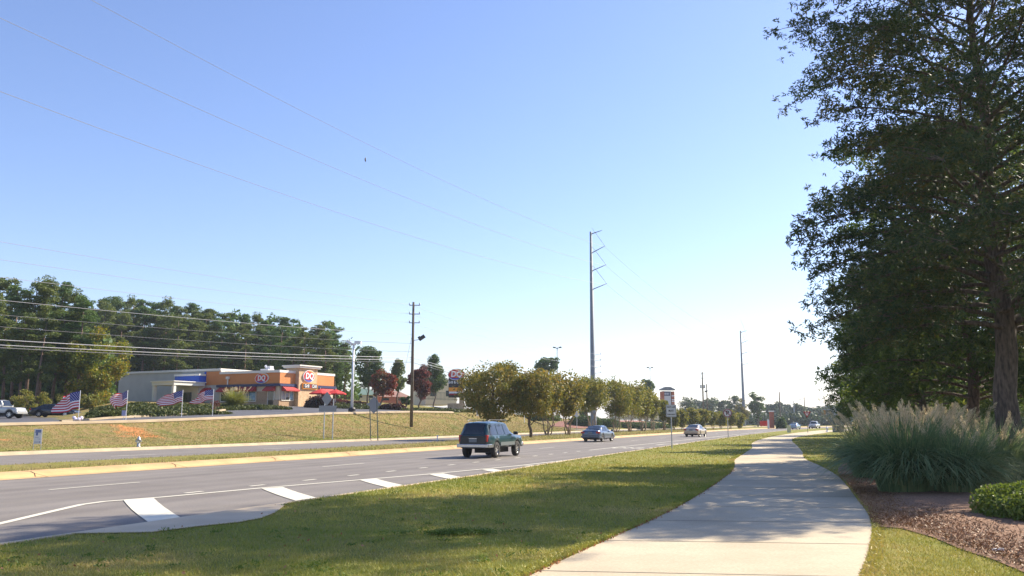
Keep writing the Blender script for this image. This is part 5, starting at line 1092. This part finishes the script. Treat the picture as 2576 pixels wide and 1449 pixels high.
# flags
MT['fr'] = leafmat; FRm = mat('flag_red', (.50, .02, .04), .7); FWm = mat('flag_white', (.80, .78, .78), .7); FBm = mat('flag_blue', (.03, .035, .20), .7)
def flag(lb, px, py, Y, L, Hh, h, seed, droop, fold):
    b = at(px, py, Y); b.z = zg(b.x, b.y); r_ = thing('flag', lb, 'flag', b, 0, 'flags in a row along the top of the bank'); rng = random.Random(seed)
    M().tube([(.0, 0, -.3), (-.0, 0, h)], .025, 6).build('flagpole', MT['white'], r_)
    nx, nz = 48, 26; vs = []
    for j in range(nz+1):
        for i in range(nx+1):
            u, v = i/nx, j/nz
            x_ = -L*(u-.06*math.sin(u*7+v*3+seed)*u); y_ = .22*math.sin(u*8+v*2.2+seed)*u**.7; z_ = h-.06-Hh*v-droop*u**1.3*Hh+fold*math.sin(u*6+seed)*.09*u
            if u > .55: x_ += (u-.55)*L*.35*math.sin(v*4+seed)
            vs.append((x_, y_, z_))
    fs = []; mi = []
    for j in range(nz):
        for i in range(nx):
            fs.append((j*(nx+1)+i, j*(nx+1)+i+1, (j+1)*(nx+1)+i+1, (j+1)*(nx+1)+i)); st = j//2
            if i < nx*.4 and st < 7: mi.append(1 if ((i % 2 == 1) and (j % 2 == 1) and ((i//2+j//2) % 2 == 0)) else 2)
            else: mi.append(0 if st % 2 == 0 else 1)
    m = M(); m.v = vs; m.f = fs; m.m = mi; o = m.build('cloth', [FRm, FWm, FBm], r_); o.data.polygons.foreach_set('use_smooth', [True]*len(fs))
    so_ = o.modifiers.new('t', 'SOLIDIFY'); so_.thickness = .006
flag('leftmost stars and stripes flag, blowing out wide over the black sedan', 197, 1052, 64, 1.6, 1.25, 2.35, 1.2, .35, 1)
flag('second stars and stripes flag, hanging narrow in front of the white end wall', 316, 1062, 66, 1.05, 1.0, 2.35, 3.1, .45, 2)
flag('third stars and stripes flag, slanting down before the side canopy', 456, 1055, 73, 1.75, .95, 2.35, 2.2, .55, 1)
flag('fourth stars and stripes flag, stretched out beside the yellow green grass tuft', 534, 1049, 77, 1.75, .9, 2.4, .4, .35, 2)
p = on(195, 62); m = M()
for k in range(7): a = k*.9; m.lathe([(0, -.12), (.1, -.08), (.14, 0), (.1, .08), (0, .12)], (.25*math.cos(a), .25*math.sin(a), .3+.08*math.sin(k*2)), 8)
m.tube([(0, 0, 0), (0, 0, .25)], .2, 8); one(m, 'flower_basket', mat('pale_lilac', (.6, .5, .68), .7, col2=(.8, .78, .85), scale=4), 'pale lilac and white flower basket at the foot of the leftmost flag', 'flowers', p)
p = on(315, 65.6); m = M(); m.tube([(-.15, 0, 0), (-.15, 0, .55)], .012, 4); m.box((-.15, -.01, .62), (.3, .02, .4)); one(m, 'yard_sign', mat('sign_lilac', (.35, .37, .55), .6), 'small bluish yard sign beside the second flag pole', 'sign', p)
# bird
p = at(919, 401, 70); m = M(); m.tube([(0, 0, -.22), (0, 0, -.05), (0, 0, .12), (0, 0, .2)], [.02, .06, .05, .01], 6); m.add([(0, 0, .08), (.05, .1, .02), (.02, .25, -.14), (0, .03, -.08), (0, -.03, -.08), (-.02, -.25, -.14), (-.05, -.1, .02)], [(0, 1, 2, 3), (0, 4, 5, 6)])
one(m, 'bird', MT['black'], 'tiny dark bird alone in the open sky', 'bird', p)
# litter
m = M(); m.box((0, 0, .02), (.07, .04, .03), .3); m.box((.09, .03, .02), (.05, .035, .03), -.4); one(m, 'litter', MT['signw'], 'crumpled white litter on the mulch edge at bottom right', 'litter', un(2505, 1387, .16))
# ------------------------------------------------------------------ vehicles
def paint(n, c, met=.4, r=.28): return mat(n, c, r, metal=met, coat=.8)
def wheel(parent, x, y, r, wd, sp, side):
    w_ = bpy.data.objects.new('wheel', None); COL.objects.link(w_); w_.parent = parent; w_.location = (x, y, r); w_.rotation_euler = (0, random.random(), 0)
    hw = wd/2; M().lathe([(r*.62, -hw), (r*.9, -hw), (r*.985, -hw*.8), (r, -hw*.4), (r, hw*.4), (r*.985, hw*.8), (r*.9, hw), (r*.62, hw), (r*.62, -hw)], n=28, axis='Y').build('tyre', MT['tyre'], w_, 'all')
    m = M(); o = side*hw*.72; m.lathe([(0, -hw*.3), (r*.63, -hw*.3)], n=20, axis='Y', mi=1); m.lathe([(r*.56, o*.7), (r*.64, o*1.1), (r*.65, o*.6)], n=28, axis='Y'); m.lathe([(0, o*1.0), (r*.13, o), (r*.15, o*.5)], n=12, axis='Y')
    m.lathe([(0, o*.1), (r*.6, o*.1)], n=20, axis='Y', mi=1)
    for k in range(sp):
        a = k*2*math.pi/sp; R_ = Matrix.Rotation(a, 3, 'Y'); m.box(R_@Vector((r*.35, o*.8, 0)), (r*.55, hw*.22, r*.17), rot=R_)
    m.build('rim', [MT['alloy'], MT['black']], w_, True)
def car(name, lb, cat, loc, rz, body, L, Wd, top, belt, sill, wr, axles, cabin, side_w, rear, front, tail, rack=False, lowtrim=None, arch=1.13, sc_=1., spokes=6, group=None, bed=None):
    """top/belt = tables of (x,z); cabin=(x of rear glass base, rear glass top, windshield top, windshield base)"""
    r_ = thing(name, lb, cat, loc, rz, group); r_.scale = (sc_,)*3; hw = Wd/2
    xs = sorted(set([round(-L/2+i*L/110, 3) for i in range(111)]))
    def wx(x):
        e = min(1, (L/2-abs(x))/(L*.10)); return hw*(1-.16*(1-max(0, e))**2.2)
    def P(x):
        t, bz = itp(x, top), itp(x, belt); zb = sill
        for ax in axles:
            d = wr*arch; q = d*d-(x-ax)**2
            if q > 0: zb = max(zb, wr+math.sqrt(q))
        e = (L/2-abs(x))/(L*.05)
        if e < 1: zb = max(zb, sill+.10*(1-e))
        zb = min(zb, bz-.1); w_ = wx(x); cab = max(0, min(1, (t-bz)/.3)); rw = w_-.05-.21*cab; mid = zb+(bz-zb)*.55
        return [(w_-.10, zb), (w_-.015, zb+.05), (w_, mid), (w_-.015, bz-.12), (w_-.05, bz), (w_-.06-.12*cab, bz+(t-bz)*.5), (rw, max(bz, t-.07)), (rw-.14, t-.015), (0, t+.012)]
    vs = []; k = 9
    for x in xs:
        q = P(x); vs += [(x, y, z) for y, z in q]+[(x, -y, z) for y, z in q[::-1][1:]]
    K = 2*k-1; m = M(); fs = [(i*K+j, (i+1)*K+j, (i+1)*K+j+1, i*K+j+1) for i in range(len(xs)-1) for j in range(K-1)]
    fs += [tuple(range(K)), tuple((len(xs)-1)*K+j for j in range(K))[::-1]]; m.add(vs, fs); m.build('body', body, r_, True)
    m = M(); m.box((0, 0, sill+.12), (L*.93, Wd-.30, .3)); m.box((0, 0, wr*.9), (L*.5, Wd*.5, .25)); m.box((-L/2+.55, 0, sill+.02), (.6, Wd*.55, .18)); m.build('underbody', MT['black'], r_)
    def sidepanel(nm_, x0, x1, xt0, xt1, f0, f1, mt_, off=.014, par=None):
        for sg in (1, -1):
            m = M(); g_ = []; nx, nz = 6, 4
            for j in range(nz+1):
                for i in range(nx+1):
                    fz = j/nz; x = (x0+(x1-x0)*i/nx)*(1-fz)+(xt0+(xt1-xt0)*i/nx)*fz; t, bz = itp(x, top), itp(x, belt); q = P(x); f = f0+(f1-f0)*fz
                    z_ = bz+(t-.07-bz)*f; ys_ = [(q[4][1], q[4][0]), (q[5][1], q[5][0]), (q[6][1]+1e-4, q[6][0])]; y_ = float(np.interp(z_, [a for a, b in ys_], [b for a, b in ys_]))
                    g_.append((x, sg*(y_+off), z_))
            m.add(g_, [(j*(nx+1)+i, j*(nx+1)+i+1, (j+1)*(nx+1)+i+1, (j+1)*(nx+1)+i) for j in range(nz) for i in range(nx)]); o = m.build(nm_, mt_, par or r_); o.modifiers.new('t', 'SOLIDIFY').thickness = .01
    for (x0, x1, xt0, xt1) in side_w: sidepanel('side_window', x0, x1, xt0, xt1, .06, .93, MT['glass'])
    def crosspanel(nm_, xa, xb, frac, mt_, n=7):
        m = M(); g_ = []
        for i in range(n+1):
            x = xa+(xb-xa)*i/n; t = itp(x, top); w_ = P(x)[7][0]*frac+.06; dx = .01; sl_ = (itp(x+dx, top)-itp(x-dx, top))/(2*dx); nn = Vector((-sl_, 0, 1)).normalized()*.02
            for j in range(7):
                y_ = w_*(-1+j/3); g_.append((x+nn.x, y_, t+.012-.02*abs(y_/w_)**2+nn.z))
        m.add(g_, [(i*7+j, i*7+j+1, (i+1)*7+j+1, (i+1)*7+j) for i in range(n) for j in range(6)]); o = m.build(nm_, mt_, r_); o.modifiers.new('t', 'SOLIDIFY').thickness = .01
    crosspanel('rear_window', cabin[0], cabin[1], 1.0, MT['glass']); crosspanel('windshield', cabin[2], cabin[3], 1.0, MT['glass'])
    for ax in axles:
        for sg in (1, -1): wheel(r_, ax, sg*(hw-.12), wr, wr*.62, spokes, sg)
    for sg in (1, -1):
        m = M(); m.box((-L/2+.07, sg*(wx(-L/2+.1)-.10), tail[0]), (.16, tail[1], tail[2])); m.build('taillight', MT['red'], r_, bevel=.02)
        m = M(); m.box((L/2-.10, sg*(hw-.24), belt[-1][1]-.12), (.2, .34, .16)); m.build('headlight', MT['lens'], r_, bevel=.02)
        m = M(); xm = cabin[3]-.18; m.box((xm, sg*(hw+.10), itp(xm, belt)+.10), (.16, .22, .16)); m.build('mirror', MT['black'] if rack else body, r_, bevel=.02)
    bm = MT['chrome'] if rack else body
    m = M(); m.box((-L/2-.01, 0, rear), (.22, Wd-.10, .17)); 
    for sg in (1, -1): m.box((-L/2+.27, sg*(hw-.045), rear), (.55, .07, .17))
    m.build('rear_bumper', bm, r_, bevel=.03); m = M(); m.box((L/2-.02, 0, rear-.02), (.2, Wd-.12, .2)); m.build('front_bumper', bm, r_, bevel=.03)
    m = M(); m.box((-L/2-.03-(0 if tail[3] < rear+.2 else -.0), 0, tail[3]), (.03, .40, .16)); m.build('licence_plate', MT['plate'], r_)
    if rack:
        m = M(); zt = max(t for x, t in top)
        for sg in (1, -1):
            m.tube([(-1.75, sg*.55, zt), (-1.6, sg*.55, zt+.06), (.55, sg*.55, zt+.06), (.7, sg*.55, zt)], .022, 6)
        for x in (-1.2, .2): m.tube([(x, -.55, zt+.06), (x, .55, zt+.06)], .016, 6)
        m.build('roof_rack', MT['black'], r_)
    if lowtrim:
        for sg in (1, -1): m = M(); m.box((0, sg*(hw-.005), sill+.16), (axles[1]-axles[0]-2.3*wr, .04, .16)); m.build('side_trim', lowtrim, r_)
    return r_
MT['plate'] = mat('plate_grey', (.14, .16, .17), .5)
HD = math.radians(68)
def road(s, t, z=0): v = W(s, t+curve(s), z); return v
teal = paint('teal_paint', (.002, .036, .044), .0, .3); teal_shade = mat('teal_paint_shaded', (.002, .008, .014), .3)  # second, darker teal for the tailgate: the rear's shade put into the colour
Ls = 4.55
SUVt = [(-2.27, .95), (-2.24, 1.02), (-2.17, 1.25), (-2.02, 1.55), (-1.9, 1.68), (-1.6, 1.725), (-.6, 1.745), (.2, 1.71), (.38, 1.66), (1.02, 1.14), (1.1, 1.10), (1.9, 1.03), (2.15, .95), (2.27, .78)]
SUVb = [(-2.27, .93), (-2.2, 1.06), (-.5, 1.06), (1.0, 1.06), (1.9, .99), (2.15, .91), (2.27, .75)]
suv = car('sport_utility', 'dark teal sport utility driving away in the middle lane, left of the sedans', 'car', road(40.1, 17.3, .009), HD, teal, Ls, 1.74, SUVt, SUVb, .50, .375, (-1.32, 1.36), (-2.215, -1.96, .40, 1.0),
          [(-2.02, -1.18, -1.86, -1.18), (-1.10, -.30, -1.10, -.30), (-.22, .78, -.22, .32)], .58, .5, (.93, .14, .32, .83), True, mat('grey_cladding', (.12, .14, .14), .6), spokes=5)
m = M(); m.box((-2.29, 0, .80), (.03, 1.35, .5)); m.build('tailgate', teal_shade, suv, bevel=.02); M().box((-2.31, 0, .93), (.02, .42, .03)).build('badge', MT['chrome'], suv)
SEt = [(-2.38, .80), (-2.34, .98), (-2.2, 1.03), (-1.85, 1.05), (-1.75, 1.08), (-1.0, 1.38), (-.7, 1.42), (0, 1.44), (.3, 1.40), (1.2, .98), (1.3, .95), (2.05, .80), (2.3, .68), (2.38, .55)]
SEb = [(-2.38, .78), (-2.3, .93), (-1.8, .94), (0, .92), (1.2, .88), (2.0, .76), (2.3, .64), (2.38, .52)]
sw_ = [(-1.42, -.42, -.95, -.42), (-.34, .78, -.34, .28)]
def sedan(lb, loc, c, nm_, rz=HD, s_=.97, grp=None): 
    o = car('sedan', lb, 'car', loc, rz, paint(nm_, c), 4.76, 1.78, SEt, SEb, .27, .325, (-1.36, 1.38), (-1.72, -1.02, .34, 1.16), sw_, .45, .4, (.82, .34, .17, .80), sc_=s_, spokes=6, group=grp); return o
sedan('grey blue sedan driving in the lane beside the yellow median kerb', road(73.6, 21.5, .009), (.05, .08, .13), 'greyblue_paint', HD-.03)
sedan('beige sedan driving ahead in the middle lane near the parking sign', road(101, 19.0-1.2, .009), (.40, .32, .24), 'beige_paint', HD-.06)
SB = at(2000, 1081, 190); sedan('light blue sedan far down the road beyond the utility pedestal', (SB.x, SB.y, .009), (.28, .38, .45), 'paleblue_paint', HD-.12, 1.0)
PKt = [(-2.7, 1.02), (-2.66, 1.06), (-.95, 1.06), (-.9, 1.12), (-.75, 1.72), (-.5, 1.80), (.3, 1.80), (.55, 1.74), (1.2, 1.15), (1.35, 1.12), (2.4, 1.05), (2.65, .9), (2.7, .7)]
PKb = [(-2.7, 1.0), (-.9, 1.04), (1.3, 1.06), (2.4, 1.0), (2.65, .86), (2.7, .66)]
SB = at(2049, 1081, 205); car('pickup_truck', 'white pickup truck farthest down the road beyond the yield sign', 'pickup truck', (SB.x, SB.y, .009), HD-.14, paint('white_car', (.6, .6, .6), .1), 5.4, 1.92, PKt, PKb, .45, .39, (-1.6, 1.75), (-.88, -.76, .58, 1.18), [(-.78, .85, -.68, .5)], .62, .5, (.9, .14, .3, .75))
bp = on(138, 88); bp.z += .06
sedan('black sedan parked at the top of the bank behind the leftmost flag', bp, (.012, .014, .02), 'black_paint', .10, .93, 'cars parked above the bank')
JT = [(-1.95, .9), (-1.93, 1.7), (-1.7, 1.78), (.1, 1.78), (.2, 1.75), (.5, 1.15), (.55, 1.12), (1.8, 1.05), (1.95, .85)]
JB = [(-1.95, .88), (-1.9, 1.1), (.5, 1.1), (1.8, 1.0), (1.95, .8)]
bp = on(5, 84.0); bp.z += .06
car('jeep', 'silver boxy jeep parked at the left edge above the bank', 'jeep', bp, -.05, paint('silver_paint', (.42, .42, .40), .3), 3.9, 1.75, JT, JB, .5, .38, (-1.2, 1.2), (-1.945, -1.93, .22, .48), [(-1.7, -.75, -1.7, -.75), (-.65, .2, -.65, .1)], .55, .5, (.9, .12, .2, .7), group='cars parked above the bank')

# ------------------------------------------------------------------ haze
hm = bpy.data.materials.new('haze'); hm.use_nodes = True; nt = hm.node_tree; nt.nodes.remove(nt.nodes['Principled BSDF'])
pv = nt.nodes.new('ShaderNodeVolumePrincipled'); pv.inputs['Color'].default_value = (.80, .90, 1, 1); pv.inputs['Density'].default_value = .00024; pv.inputs['Anisotropy'].default_value = .35
nt.links.new(pv.outputs[0], nt.nodes['Material Output'].inputs['Volume'])
m = M(); m.box((300, 700, 18.5), (4400, 5200, 43)); hz = m.build('haze', hm); setp(hz, 'thin pale blue haze over the far junction and woods', 'haze', kind='stuff')
